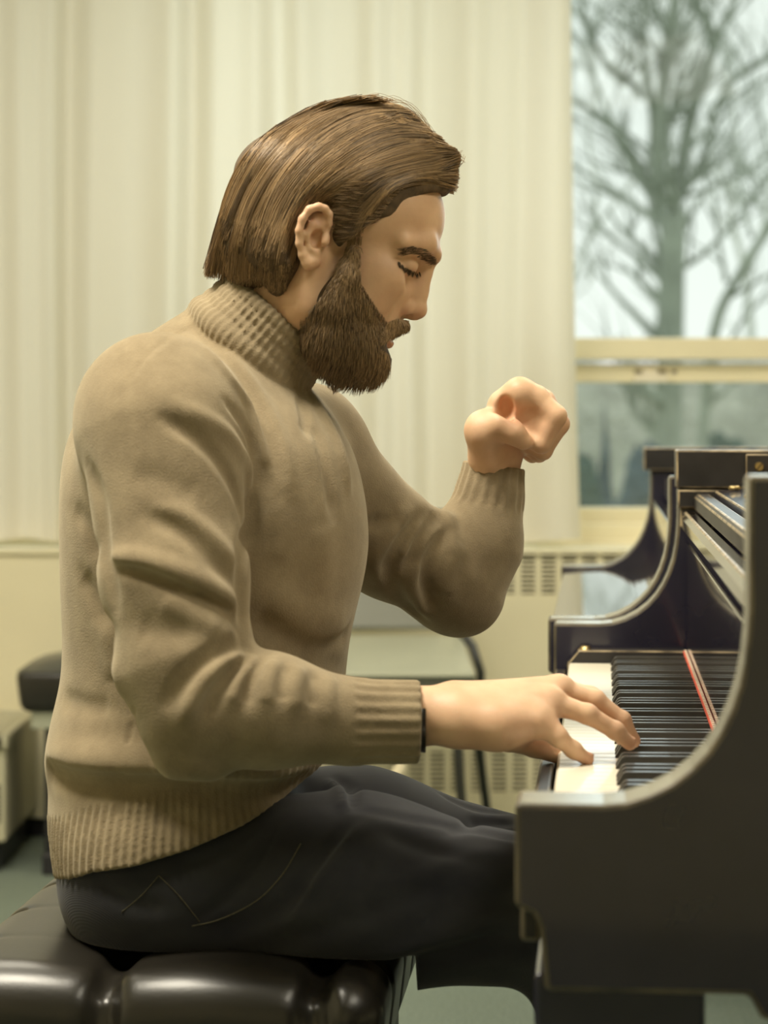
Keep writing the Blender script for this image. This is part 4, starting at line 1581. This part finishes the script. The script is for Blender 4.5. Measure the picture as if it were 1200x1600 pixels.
SW = [
    # deep bend fold of the near sleeve
    ([(166, 886), (215, 893), (273, 916), (318, 934), (353, 952), (378, 984), (386, 1012)], .0075, .0052),
    ([(172, 872), (225, 876), (280, 894), (330, 918), (370, 948)], -.0062, .0090),
    ([(388, 1002), (350, 1012), (312, 1036), (282, 1066), (262, 1098)], .0065, .0065),
    ([(386, 1022), (352, 1036), (322, 1062), (300, 1096), (286, 1128)], -.0050, .0065),
    ([(394, 1022), (362, 1048), (336, 1084), (322, 1118)], .0055, .0065),
    ([(402, 1024), (376, 1060), (360, 1100)], -.0040, .0065),
    ([(412, 1026), (392, 1062), (384, 1100)], .0035, .0060),
    ([(428, 1030), (418, 1066), (416, 1100)], -.0034, .0070),
    ([(448, 1038), (442, 1070), (442, 1096)], .0030, .0060),
    ([(470, 1042), (462, 1075), (464, 1110)], -.0030, .0070),
    ([(492, 1050), (488, 1080), (490, 1104)], .0028, .0060),
    ([(518, 1056), (514, 1090), (516, 1130)], -.0026, .0060),
    # long drags on the upper sleeve
    ([(258, 655), (306, 683), (343, 720), (371, 772), (382, 818)], .0062, .0066),
    ([(285, 636), (353, 676), (388, 734), (396, 780)], -.0040, .0085),
    ([(353, 626), (385, 669), (401, 722), (402, 762)], .0040, .0055),
    ([(231, 806), (287, 835), (334, 878), (364, 905)], .0030, .0080),
    ([(250, 790), (300, 812), (345, 850), (370, 885)], -.0026, .0080),
    ([(205, 740), (260, 752), (310, 775)], .0016, .0120),
    ([(215, 980), (255, 990), (300, 985)], .0025, .012),
    ([(250, 940), (300, 960), (345, 985)], -.0030, .010),
    # armpit and the drags running from the neck
    ([(412, 735), (392, 805), (380, 860), (380, 940), (386, 1000)], .0090, .0080),
    ([(300, 510), (340, 545), (381, 594), (418, 678), (440, 740)], .0040, .0070),
    ([(318, 540), (360, 590), (398, 650), (418, 734)], -.0030, .0080),
    ([(360, 556), (408, 618), (440, 690), (456, 770)], -.0028, .0085),
    ([(470, 622), (477, 650), (480, 676)], .0085, .0050),
    ([(484, 612), (506, 650), (530, 697), (545, 762)], -.0050, .0075),
    ([(490, 662), (510, 725), (522, 805)], .0045, .0070),
    ([(420, 790), (440, 830), (436, 880)], -.0015, .0160),
    ([(500, 820), (510, 880), (500, 930)], -.0012, .0160),
    # low chest and belly
    ([(395, 965), (440, 1000), (500, 1035), (540, 1050)], .0050, .014),
    ([(420, 930), (480, 960), (545, 975)], -.0035, .018),
    ([(545, 985), (520, 1010), (470, 1020)], .0030, .010),
    # back and waist
    ([(137, 730), (156, 791), (163, 866), (179, 945)], .0060, .0090),
    ([(114, 795), (140, 830), (152, 870)], .0025, .0100),
    ([(128, 898), (150, 940), (176, 990)], .0040, .0100),
    ([(160, 960), (175, 1020), (188, 1080)], -.0030, .014),
    ([(96, 1092), (130, 1104), (170, 1108)], .0035, .010),
    ([(78, 1206), (120, 1220), (170, 1226), (240, 1228), (330, 1234), (420, 1236), (480, 1226)], .0190, .0105),
    ([(78, 1182), (130, 1190), (200, 1196), (300, 1202), (400, 1206), (470, 1202)], -.0095, .017),
    ([(330, 1262), (400, 1256), (460, 1238)], .0060, .007),
    ([(210, 1110), (200, 1165), (192, 1215)], .0022, .0028),
    ([(188, 1236), (184, 1275)], .0022, .0028),
    ([(240, 1265), (300, 1285), (340, 1290)], .004, .010),
    # shoulder seam and yoke
    ([(205, 590), (240, 545), (318, 500)], .0010, .0030),
    # far sleeve
    ([(688, 806), (668, 826), (648, 852), (636, 890)], .0060, .007),
    ([(668, 800), (642, 826), (618, 858), (604, 900)], .0055, .007),
    ([(662, 808), (648, 838), (628, 872)], -.0040, .006),
    ([(640, 800), (612, 832), (592, 870), (586, 905)], -.0040, .008),
    ([(700, 830), (676, 862), (662, 905), (676, 950)], .0055, .007),
    ([(720, 850), (700, 890), (700, 930)], -.0040, .010),
    ([(650, 880), (646, 920), (664, 962)], -.0045, .008),
    ([(700, 800), (706, 832), (702, 870)], -.003, .008),
    ([(628, 810), (602, 818), (580, 816)], .0035, .008),
    ([(600, 870), (620, 930), (660, 968)], .0040, .008),
]
folds(K, [(p_, a_ * (1.8 if p_[0][0] > 575 else 1.55), w_) for p_, a_, w_ in SW])
K.add(hem_rib, (-.5, 2.1, .50), (.1, 2.62, .72), 'D', 0)
fn, lo, hi = rib_arm(pp(548, 1127, 2.135), pp(656, 1128, 2.138), 20, .0011, .055)
K.add(fn, lo, hi, 'D', 0)
fn, lo, hi = rib_arm(pp(758, 792, 2.600), pp(773, 722, 2.600), 20, .0012, .052)
K.add(fn, lo, hi, 'D', 0)
K.add(hem_cut, (-.6, 1.9, .4), (.2, 2.8, .85), 'I', 0)
# cuffs open round the wrists
K.cone(pp(640, 1128, 2.138), pp(690, 1128, 2.138), .0292, .0295, 'S', .0015)
K.cone(pp(770, 736, 2.600), pp(776, 700, 2.600), .0270, .0275, 'S', .0015)
# cuffs end square
def end_cut(c, ax, r_):
    c = np.array(c); ax = np.array(ax) / np.linalg.norm(ax)

    def fn(Pt):
        q = Pt - c
        h = q @ ax
        rho = np.sqrt(np.maximum((q * q).sum(1) - h * h, 0))
        return np.where((rho < r_) & (h > -.02) & (h < .08), h, -1).astype(np.float32)
    K.add(fn, c - .09, c + .09, 'I', 0)


end_cut(pp(655, 1128, 2.138), pp(655, 1128, 2.138) - pp(560, 1127, 2.135), .07)
end_cut(pp(773, 726, 2.600), pp(773, 726, 2.600) - pp(765, 780, 2.600), .06)
# rolled collar: three soft ribbed folds round the leaning neck
cax = np.array([.665, 0, .747])
cax = cax / np.linalg.norm(cax)
K.torus(pp(389, 549, 2.355), cax, .0600, .0165, k=.003, ribs=56, amp=.0009)
K.torus(pp(404, 531, 2.355), cax, .0595, .0122, k=.001, ribs=56, amp=.0012)
K.torus(pp(417, 516, 2.355), cax, .0590, .0106, k=.001, ribs=56, amp=.0014)
K.torus(pp(429, 502, 2.355), cax, .0590, .0095, k=.001, ribs=56, amp=.0014)
K.stroke([pp(388 + 76 * math.cos(a_) * -1, 553 + 80 * math.cos(a_) * -1, 2.36 - .072 * math.sin(a_)) for a_ in np.linspace(.0, math.pi, 12)], .0, .006)
me = K.mesh('sweater', .0023, smooth=1)
M['knit'] = bpy.data.materials.new('tan_wool_knit')
M['knit'].use_nodes = True
n, l = M['knit'].node_tree.nodes, M['knit'].node_tree.links
p = n['Principled BSDF']; p.inputs['Roughness'].default_value = .95
p.inputs['Specular IOR Level'].default_value = .2
p.inputs['Sheen Weight'].default_value = .35; p.inputs['Sheen Roughness'].default_value = .6
p.inputs['Sheen Tint'].default_value = (1, .9, .7, 1)
tcn = n.new('ShaderNodeTexCoord')
t = n.new('ShaderNodeTexNoise'); t.inputs['Scale'].default_value = 22; t.inputs['Detail'].default_value = 6; t.inputs['Roughness'].default_value = .7
r = n.new('ShaderNodeValToRGB')
r.color_ramp.elements[0].color = (0.200, 0.152, 0.090, 1); r.color_ramp.elements[0].position = .3
r.color_ramp.elements[1].color = (0.318, 0.250, 0.155, 1); r.color_ramp.elements[1].position = .7
l.new(tcn.outputs['Object'], t.inputs['Vector']); l.new(t.outputs['Fac'], r.inputs['Fac']); l.new(r.outputs['Color'], p.inputs['Base Color'])
t2 = n.new('ShaderNodeTexNoise'); t2.inputs['Scale'].default_value = 650; t2.inputs['Detail'].default_value = 2
b = n.new('ShaderNodeBump'); b.inputs['Strength'].default_value = .6; b.inputs['Distance'].default_value = .0009
l.new(tcn.outputs['Object'], t2.inputs['Vector']); l.new(t2.outputs['Fac'], b.inputs['Height']); l.new(b.outputs[0], p.inputs['Normal'])
sweater = attach('sweater', me, M['knit'])
M['seam'] = mat('knit_seam', (0.13, 0.095, 0.05), .95, noise=(300, .2))
#seam('side_seam', [(214, 1098), (206, 1150), (198, 1200), (190, 1222)], .0008, sweater, M['seam'], K)
#seam('sleeve_seam', [(300, 1163), (360, 1166), (420, 1170), (480, 1172), (540, 1172)], .0007, sweater, M['seam'], K)
# ------------------------------------------------------------ hair
M['hair_base'] = mat('hair_underlayer', (0.095, 0.062, 0.032), .85, noise=(90, .4), bump=(120, .5, .002))
M['hair'] = bpy.data.materials.new('brown_hair')
M['hair'].use_nodes = True
n, l = M['hair'].node_tree.nodes, M['hair'].node_tree.links
p = n['Principled BSDF']; p.inputs['Roughness'].default_value = .42
p.inputs['Specular IOR Level'].default_value = .45
a_ = n.new('ShaderNodeAttribute'); a_.attribute_name = 'tone'
r = n.new('ShaderNodeValToRGB')
r.color_ramp.elements[0].color = (0.040, 0.025, 0.013, 1)
r.color_ramp.elements[1].color = (0.54, 0.36, 0.185, 1)
l.new(a_.outputs['Fac'], r.inputs['Fac']); l.new(r.outputs['Color'], p.inputs['Base Color'])

H = Field()
for c, rr, kk in (((.001, .050, 0), (.092, .080, .0820), .01), ((.052, .090, 0), (.044, .054, .032), .02)):
    H.ell(hp(*c), rr, HROT, k=kk)
# falling mass at the back and sides
hq = lambda px, py, l_=0: np.array(at(px, py, HD)) + lv * l_
H.chain([hq(462, 300), hq(420, 385)], [.046, .042], k=.03)
H.chain([hq(416, 360), hq(392, 425)], [.048, .026], k=.02)
for s in (-1, 1):
    H.chain([hq(440, 290, .030 * s), hq(408, 375, .038 * s), hq(392, 428, .036 * s)], [.048, .034, .018], k=.02)
    H.chain([hq(450, 330, .055 * s), hq(438, 400, .060 * s), hq(440, 450, .052 * s)], [.026, .022, .012], k=.015)
    H.chain([hq(500, 285, .062 * s), hq(560, 300, .062 * s), hq(556, 370, .066 * s)], [.022, .018, .008], k=.015)
# swept front
for s in (-1, 1):
    H.chain([hq(600, 224, .02 * s), hq(655, 240, .022 * s), hq(692, 254, .016 * s)], [.029, .019, .009], k=.012)
H.chain([hq(560, 212), hq(620, 212), hq(660, 235)], [.032, .026, .016], k=.015)
# face stays open
H.ell(hp(.100, .052, 0), (.047, .10, .043), HROT, 'S', .006)
H.ell(hp(.080, .000, 0), (.066, .12, .060), HROT, 'S', .006)
for s in (-1, 1):
    H.ell(hp(-.008, .000, .080 * s), (.024, .022, .036), HROT, 'S', .006)
me = H.mesh('hair', .003, smooth=1)
Ch = coords(me)
rgn = np.random.default_rng(7)
set_attr(me, 'tone', np.full(len(Ch), .16))
hair = attach('hair', me, M['hair_base'])

# guide lines of the combed strands on one side, front to back (pixels)
G = [
    [(706, 298), (690, 292), (655, 289), (622, 296), (592, 322), (572, 354), (557, 394)],
    [(712, 280), (692, 282), (655, 284), (618, 294), (588, 320), (567, 352), (554, 390)],
    [(714, 258), (690, 272), (655, 282), (615, 296), (585, 322), (562, 352), (552, 388)],
    [(716, 246), (685, 256), (640, 268), (590, 282), (545, 305), (515, 318), (500, 322)],
    [(712, 240), (670, 238), (620, 250), (560, 278), (510, 310), (480, 335), (468, 365)],
    [(700, 234), (650, 220), (595, 235), (535, 275), (485, 320), (458, 370), (450, 425), (452, 462)],
    [(680, 215), (630, 200), (570, 220), (505, 270), (460, 330), (438, 390), (430, 440), (432, 466)],
    [(655, 190), (600, 182), (540, 208), (480, 262), (435, 325), (412, 385), (405, 440), (408, 458)],
    [(625, 170), (570, 168), (510, 198), (455, 250), (410, 315), (385, 380), (375, 430), (376, 450)],
    [(595, 162), (540, 166), (485, 192), (430, 240), (390, 305), (362, 370), (350, 425), (350, 444)],
    [(565, 160), (515, 168), (460, 196), (412, 240), (374, 300), (348, 365), (330, 420), (326, 436)],
    [(560, 160), (505, 166), (450, 196), (404, 240), (366, 302), (342, 368), (326, 424), (322, 436)],
]
GN = 16


def resample(g, m):
    d = dense(g, 8)
    s = np.concatenate([[0], np.cumsum(np.linalg.norm(np.diff(d, axis=0), axis=1))])
    t = np.linspace(0, s[-1], m)
    return np.stack([np.interp(t, s, d[:, 0]), np.interp(t, s, d[:, 1])], 1)


GG = np.stack([resample(g, GN) for g in G])


def guide_at(u_):
    """u in 0..1 over the guides"""
    x = u_ * (len(G) - 1)
    i = np.clip(np.floor(x).astype(int), 0, len(G) - 2)
    f = (x - i)[:, None, None]
    return GG[i] * (1 - f) + GG[i + 1] * f


def lay(field, px, side, t0):
    """lay flat strands (N, m, 2 px) on one side of the head; the far side is the mirror image"""
    N, m, _ = px.shape
    q = px.reshape(-1, 2)
    X = (q[:, 0] - 600) * HD / F
    Z = HC - (q[:, 1] - YH) * HD / F
    o = np.stack([X, np.full(len(X), HD - .16 * 1.0), Z], 1).astype(np.float32)
    dr = np.tile(np.array([[0, 1, 0]], np.float32), (len(X), 1))
    Pt, ok = field.hit(o, dr, np.zeros(len(X), np.float32), .158, steps=40)
    Y = np.where(ok, Pt[:, 1], np.nan).reshape(N, m)
    # missing depths (outside the silhouette) come in to the middle plane
    for i in range(m):
        col = Y[:, i]
        bad = np.isnan(col)
        col[bad] = HD - .030 * np.random.default_rng(i).random(bad.sum()) if m > 1 else HD - .004
    Pt = np.stack([X.reshape(N, m), Y, Z.reshape(N, m)], -1)
    if side > 0:
        Pt[..., 1] = 2 * HD - Pt[..., 1]
    return Pt


def smooth_strands(S_, it=2):
    for _ in range(it):
        S_[:, 1:-1] = .25 * S_[:, :-2] + .5 * S_[:, 1:-1] + .25 * S_[:, 2:]
    return S_


allV, allQ, allT = [], [], []
vo = 0
for side, ncl, per in ((-1, 380, 20), (1, 110, 10)):
    N = ncl * per
    cu = rgn.random(ncl)
    cl = np.repeat(np.arange(ncl), per)
    u_ = np.clip(cu[cl] + rgn.normal(0, .012, N), 0, 1)
    g = guide_at(u_)
    # start part of the way along for many strands, so the layers overlap like cut hair
    st = np.repeat(np.where(rgn.random(ncl) < .5, 0, rgn.random(ncl) * .45), per)
    en = np.repeat(1.0 - np.where(rgn.random(ncl) < .35, rgn.random(ncl) * .30, rgn.random(ncl) * .04), per) - rgn.random(N) * .03
    m = 15
    tt = st[:, None] + (en - st)[:, None] * np.linspace(0, 1, m)[None]
    x = tt * (GN - 1)
    i0 = np.clip(np.floor(x).astype(int), 0, GN - 2)
    fr_ = (x - i0)[..., None]
    idx = np.arange(N)[:, None]
    px = g[idx, i0] * (1 - fr_) + g[idx, i0 + 1] * fr_
    wav = rgn.normal(0, 1, (ncl, 2))[cl]
    ph = np.linspace(0, 1, m)[None]
    off = 3.2 * wav[:, :1] * np.sin(ph * 3.1 + wav[:, 1:]) + rgn.normal(0, 1.8, (N, 1)) * (1 - .3 * ph)
    px[..., 0] += off * .6; px[..., 1] += off * .8
    P3 = lay(H, px, side, 0)
    P3 = smooth_strands(P3, 3)
    lift = (.0006 + .0030 * rgn.random(ncl)[cl] + .0012 * rgn.random(N))[:, None] * np.sin(np.clip(ph * 1.1 + .15, 0, 1) * math.pi * .8)
    nrm = P3 - (np.array(TR) + fv * 0 + uv * .03)
    nrm[..., 1] *= 1.2
    nrm /= np.linalg.norm(nrm, axis=2, keepdims=True)
    P3 = P3 + nrm * lift[..., None]
    rad = (.00042 * (1 - .55 * ph ** 3)) * np.ones((N, 1))
    V, Q = tubes_np(P3, rad)
    tone = np.clip(.50 + .19 * rgn.normal(0, 1, ncl)[cl] + .13 * rgn.normal(0, 1, N), 0.05, 1)
    allV.append(V); allQ.append(Q + vo); vo += len(V)
    allT.append(np.repeat(tone, m * 3))
# a few flyaway hairs above the crown and at the fringe
fly = [[(585, 165), (612, 152), (640, 166), (655, 185)], [(640, 175), (662, 185), (672, 205), (682, 226)], [(600, 160), (630, 158), (652, 172), (668, 198)],
       [(560, 160), (590, 150), (618, 158)], [(705, 236), (716, 240), (722, 236)], [(700, 242), (716, 246), (724, 252)], [(712, 262), (720, 254), (724, 244)], [(650, 190), (668, 196), (680, 214), (684, 226)]]
fs_ = []
for g in fly:
    for k_ in range(4):
        q = resample(g, 9) + rgn.normal(0, 2.5, (1, 2))
        fs_.append([np.array(at(a__, b__, HD + .004 * math.sin(k_ * 2.1))) for a__, b__ in q])
fs_ = np.array(fs_)
V, Q = tubes_np(fs_, np.full(fs_.shape[:2], .00022))
allV.append(V); allQ.append(Q + vo); vo += len(V); allT.append(np.full(len(V), .5))
me = np_mesh('hair_strands', np.concatenate(allV), np.concatenate(allQ))
set_attr(me, 'tone', np.concatenate(allT))
o = attach('hair_strands', me, M['hair']); o['kind'] = 'stuff'
o.parent = hair

# ------------------------------------------------------------ beard, brows and lashes: short strands rooted on the face
def in_poly(x, y, poly):
    inside_ = np.zeros(len(x), bool)
    j = len(poly) - 1
    for i in range(len(poly)):
        xi, yi = poly[i]; xj, yj = poly[j]
        c = ((yi > y) != (yj > y)) & (x < (xj - xi) * (y - yi) / (yj - yi + 1e-9) + xi)
        inside_ ^= c
        j = i
    return inside_


def scatter(poly, N):
    xs_, ys_ = zip(*poly)
    out = np.zeros((0, 2))
    while len(out) < N:
        q = np.stack([rgn.uniform(min(xs_), max(xs_), N * 3), rgn.uniform(min(ys_), max(ys_), N * 3)], 1)
        out = np.concatenate([out, q[in_poly(q[:, 0], q[:, 1], poly)]])
    return out[:N]


# beard volume
Bd = Field()
dpx = lambda px, py, l_=0: np.array(at(px, py, HD)) + lv * l_
for s in (-1, 1):
    Bd.chain([dpx(556, 400, .0655 * s), dpx(545, 440, .062 * s), dpx(524, 480, .057 * s)], [.004, .010, .016], k=.012)
    Bd.chain([dpx(520, 480, .050 * s), dpx(512, 530, .042 * s), dpx(530, 565, .026 * s)], [.022, .024, .020], k=.015)
    Bd.chain([dpx(512, 528, .040 * s), dpx(560, 540, .030 * s), dpx(576, 558, .010 * s)], [.024, .021, .017], k=.015)
    Bd.chain([dpx(560, 508, .040 * s), dpx(585, 534, .024 * s)], [.010, .009], k=.012)
    Bd.chain([dpx(633, 507, .002 * s), dpx(622, 509, .012 * s), dpx(606, 517, .023 * s), dpx(592, 535, .027 * s)], [.0018, .0026, .0034, .0040], k=.006)
Bd.chain([dpx(540, 556), dpx(572, 562)], [.026, .023], k=.015)
Bd.ell(dpx(580, 558), (.010, .016, .018), k=.01)
# mouth stays free
Bd.chain([dpx(614, 531), dpx(607, 541)], [.0085, .0100], mode='S', k=.004)
for s in (-1, 1):
    Bd.chain([dpx(612, 530), dpx(604, 534, .010 * s), dpx(592, 532, .020 * s)], [.0045, .0045, .003], mode='S', k=.003)
me = Bd.mesh('beard', .0022, smooth=1)
Cb = coords(me)
set_attr(me, 'tone', np.full(len(Cb), .22))
beard = attach('beard', me, M['hair_base'])


def short_hair(name, polys, N, length, dirf, field, tone, r0=.00030, clump=.15, both=True, lift=.45, t0=2.0):
    VV, QQ, TT, vo_ = [], [], [], 0
    for side in ((-1, 1) if both else (-1,)):
        n_ = N if side < 0 else N // 2
        q = np.concatenate([scatter(pl, max(1, int(n_ * w))) for pl, w in polys])
        P0 = lay(field, q[:, None, :], -1, 0)[:, 0]
        ok = np.abs(P0[:, 1] - (HD - .004)) > 1e-6
        P0, q = P0[ok], q[ok]
        nr = field.normal(P0.astype(np.float32))
        d0 = dirf(q)
        d0 = d0 - (d0 * nr).sum(1)[:, None] * nr * .8
        d0 /= np.linalg.norm(d0, axis=1)[:, None] + 1e-9
        m = 6
        ph = np.linspace(0, 1, m)
        Ls = length(q) * rgn.uniform(.6, 1.25, len(q))
        rnd = rgn.normal(0, clump, (len(q), 3))
        dd = d0 + nr * lift + rnd
        dd /= np.linalg.norm(dd, axis=1)[:, None]
        St = P0[:, None] + dd[:, None] * (ph[None, :, None] * Ls[:, None, None]) + (d0 - dd)[:, None] * (ph[None, :, None] ** 2 * Ls[:, None, None] * .5)
        if side > 0:
            St[..., 1] = 2 * HD - St[..., 1]
        V, Q = tubes_np(St, r0 * (1 - .6 * ph[None] ** 2) * np.ones((len(q), 1)))
        VV.append(V); QQ.append(Q + vo_); vo_ += len(V)
        TT.append(np.repeat(np.clip(tone(q) + rgn.normal(0, .16, len(q)), .02, 1), m * 3))
    me = np_mesh(name, np.concatenate(VV), np.concatenate(QQ))
    set_attr(me, 'tone', np.concatenate(TT))
    o = attach(name, me, M['hair'])
    o['kind'] = 'stuff'
    return o


FB = Field(); FB.ops = B_.ops + Bd.ops
down = fv * .35 - uv * .9
beard_poly = [(548, 372), (566, 380), (562, 420), (566, 455), (584, 490), (596, 508), (602, 516), (590, 526), (592, 545), (606, 553), (608, 572), (596, 592), (560, 600), (520, 594), (488, 566), (480, 530), (486, 492), (506, 468), (528, 430), (540, 400)]
must = [(606, 506), (622, 499), (640, 501), (643, 514), (628, 519), (612, 522), (600, 534), (592, 526)]
s1 = short_hair('beard_strands', [(beard_poly, 1.0)], 9000, lambda q: .006 + .008 * np.clip((q[:, 1] - 420) / 150, 0, 1),
                lambda q: np.tile(down, (len(q), 1)) * 1.0 + np.array([-.25, 0, 0]) * np.clip((560 - q[:, 0]) / 80, 0, 1)[:, None], FB,
                lambda q: .34 + .28 * np.clip((500 - q[:, 1]) / 120, 0, 1) + .20 * np.clip((q[:, 0] - 550) / 50, 0, 1), r0=.00033)
s1.parent = beard
s2 = short_hair('moustache', [(must, 1.0)], 2600, lambda q: .0075 + 0 * q[:, 0], lambda q: np.tile(-uv * .8, (len(q), 1)) + fv * (np.clip((q[:, 0] - 615) / 25, -.6, .5))[:, None], FB, lambda q: .60 + 0 * q[:, 0], r0=.00030)
# thin growth on the cheek border and neck
s3 = short_hair('stubble', [([(560, 440), (584, 476), (606, 506), (596, 512), (566, 470), (552, 445)], .5), ([(470, 500), (490, 500), (490, 560), (478, 545)], .3), ([(544, 345), (572, 350), (566, 385), (548, 385)], .2)], 900,
                lambda q: .004 + 0 * q[:, 0], lambda q: np.tile(down, (len(q), 1)), FB, lambda q: .3 + 0 * q[:, 0], r0=.00022)
FH = Field(); FH.ops = B_.ops
brow = [(628, 396), (645, 391), (664, 394), (680, 404), (686, 412), (676, 414), (662, 406), (645, 402), (630, 404)]
short_hair('eyebrow', [(brow, 1.0)], 230, lambda q: .006 + 0 * q[:, 0], lambda q: np.tile(-fv * .8 - uv * .25, (len(q), 1)), FH, lambda q: .20 + 0 * q[:, 0], r0=.00024, lift=.20)
lash = [(622, 413), (632, 422), (646, 428), (656, 426), (656, 429), (644, 432), (630, 426), (620, 417)]
short_hair('eyelashes', [(lash, 1.0)], 130, lambda q: .0045 + 0 * q[:, 0], lambda q: np.tile(fv * .5 - uv * .7, (len(q), 1)), FH, lambda q: .03 + 0 * q[:, 0], r0=.00028, lift=.3)
# soft hairline above temple and ear
FHH = Field(); FHH.ops = B_.ops + H.ops
short_hair('temple_hair', [([(540, 350), (560, 300), (640, 276), (700, 280), (700, 292), (645, 294), (616, 318), (594, 350), (573, 390), (548, 384)], 1.0)], 3200,
           lambda q: .015 + 0 * q[:, 0], lambda q: np.tile(-fv * .9 - uv * .35, (len(q), 1)), FHH, lambda q: .42 + 0 * q[:, 0], r0=.00030, lift=.15)
# ============================================================ PIANO BENCH (tufted leather), turned like the piano
bo = Vector((-.19, 2.36, 0))
bn = empty('piano_bench', bo, -TH, 'black tufted leather piano bench that the man sits on', 'bench')
Q_ = Field()
hwx, hwy = .205, .265


def cushion(Pt):
    q = np.abs(Pt - np.array([0, 0, .482])) - np.array([hwx - .040, hwy - .040, .060 - .040])
    return (np.sqrt((np.maximum(q, 0) ** 2).sum(1)) + np.minimum(q.max(1), 0) - .040).astype(np.float32)


Q_.add(cushion, (-hwx, -hwy, .42), (hwx, hwy, .545), 'U', 0)
bx = [-.038, .152]
by = [-.135, 0, .135]
buttons = [(x, y) for x in bx for y in by]


def tuft(Pt):
    d = np.zeros(len(Pt), np.float32)
    z = np.clip((Pt[:, 2] - .44) / .08, 0, 1)
    for x, y in buttons:
        r2 = (Pt[:, 0] - x) ** 2 + (Pt[:, 1] - y) ** 2
        d += .026 * np.exp(-r2 / .022 ** 2) * z
    # puffed centres between the buttons
    d -= .011 * z * np.abs(np.sin(math.pi * (Pt[:, 0] + .038) / .19))
    return d


Q_.add(tuft, (-.25, -.3, .40), (.25, .3, .58), 'D', 0)
top = .545
for x in bx:
    for ya, yb in ((-.135, 0), (0, .135)):
        Q_.stroke([(x, ya, top - .012), (x, yb, top - .012)], .010, .011, taper=False)
    for s in (-1, 1):
        Q_.stroke([(x, s * .135, top - .014), (x, s * .20, top - .004), (x, s * .255, top - .020), (x, s * .268, .49), (x, s * .268, .44)], .017, .013, taper=False)
for y in by:
    Q_.stroke([(bx[0], y, top - .014), (bx[1], y, top - .014)], .007, .010, taper=False)
    for s, x in ((-1, bx[0]), (1, bx[1])):
        Q_.stroke([(x, y, top - .014), (s * .19, y, top - .006), (s * .208, y, .50), (s * .208, y, .44)], .009, .009, taper=False)
# gathered pleats at the corners
for sx in (-1, 1):
    for sy in (-1, 1):
        for k_ in range(5):
            a_ = R(15 + 15 * k_)
            cxx, cyy = sx * (hwx - .04 + .040 * math.cos(a_)), sy * (hwy - .04 + .040 * math.sin(a_))
            Q_.stroke([(cxx * .96, cyy * .96, top - .016), (cxx * 1.0, cyy * 1.0, .50), (cxx, cyy, .43)], .004, .0045)
me = Q_.mesh('cushion', .004, smooth=1)
cu = mesh_obj('cushion', me, M['leather'], bn)
for x, y in buttons:
    lathe('button', [(.0115, 0), (.011, .004), (.007, .0065), (.001, .0075)], M['leather'], cu, 16, (x, y, .507))
box('apron', -.185, .185, -.245, .245, .345, .424, M['black_paint'], bn, bevel=.004)
for sx in (-1, 1):
    for sy in (-1, 1):
        bm = bmesh.new()
        rws = []
        for z, r_ in ((.0, .014), (.05, .016), (.30, .024), (.36, .026)):
            rws.append([bm.verts.new((sx * .160 + a * r_, sy * .220 + b_ * r_, z)) for a, b_ in ((-1, -1), (1, -1), (1, 1), (-1, 1))])
        for a, b_ in zip(rws, rws[1:]):
            for k_ in range(4):
                bm.faces.new((a[k_], a[(k_ + 1) % 4], b_[(k_ + 1) % 4], b_[k_]))
        bm.faces.new(rws[0]); bm.faces.new(rws[-1])
        bm_obj('leg', bm, M['black_paint'], bn, bevel=.002)
    lathe('height_knob', [(.004, -.03), (.022, -.025), (.024, 0), (.022, .006)], M['black_paint'], bn, 20, (0, 0, 0)).matrix_basis = Matrix.Translation((.0, sx * .262, .385)) @ Matrix.Rotation(R(90 if sx > 0 else -90), 4, 'X') if True else None
# dark strap of a watch just showing under the cuff
wc = pp(656, 1129, 2.137)
bm = bmesh.new()
pts = []
for k_ in range(24):
    a_ = 2 * math.pi * k_ / 24
    pts.append((a_,))
ring0, ring1, ring2, ring3 = [], [], [], []
for (a_,) in pts:
    y, z = math.cos(a_), math.sin(a_)
    for ring, xo, rr in ((ring0, -.006, .98), (ring1, .005, .98), (ring2, .005, 1.03), (ring3, -.006, 1.03)):
        ring.append(bm.verts.new((wc[0] + xo, wc[1] + y * .0268 * rr, wc[2] + z * .0266 * rr)))
for a, b_ in ((ring0, ring1), (ring1, ring2), (ring2, ring3), (ring3, ring0)):
    for k_ in range(24):
        bm.faces.new((a[k_], a[(k_ + 1) % 24], b_[(k_ + 1) % 24], b_[k_]))
w_ = bm_obj('watch_strap', bm, M['leather'], smooth=True)
tag(w_, 'dark watch strap just showing under the cuff of the playing hand', 'watch')
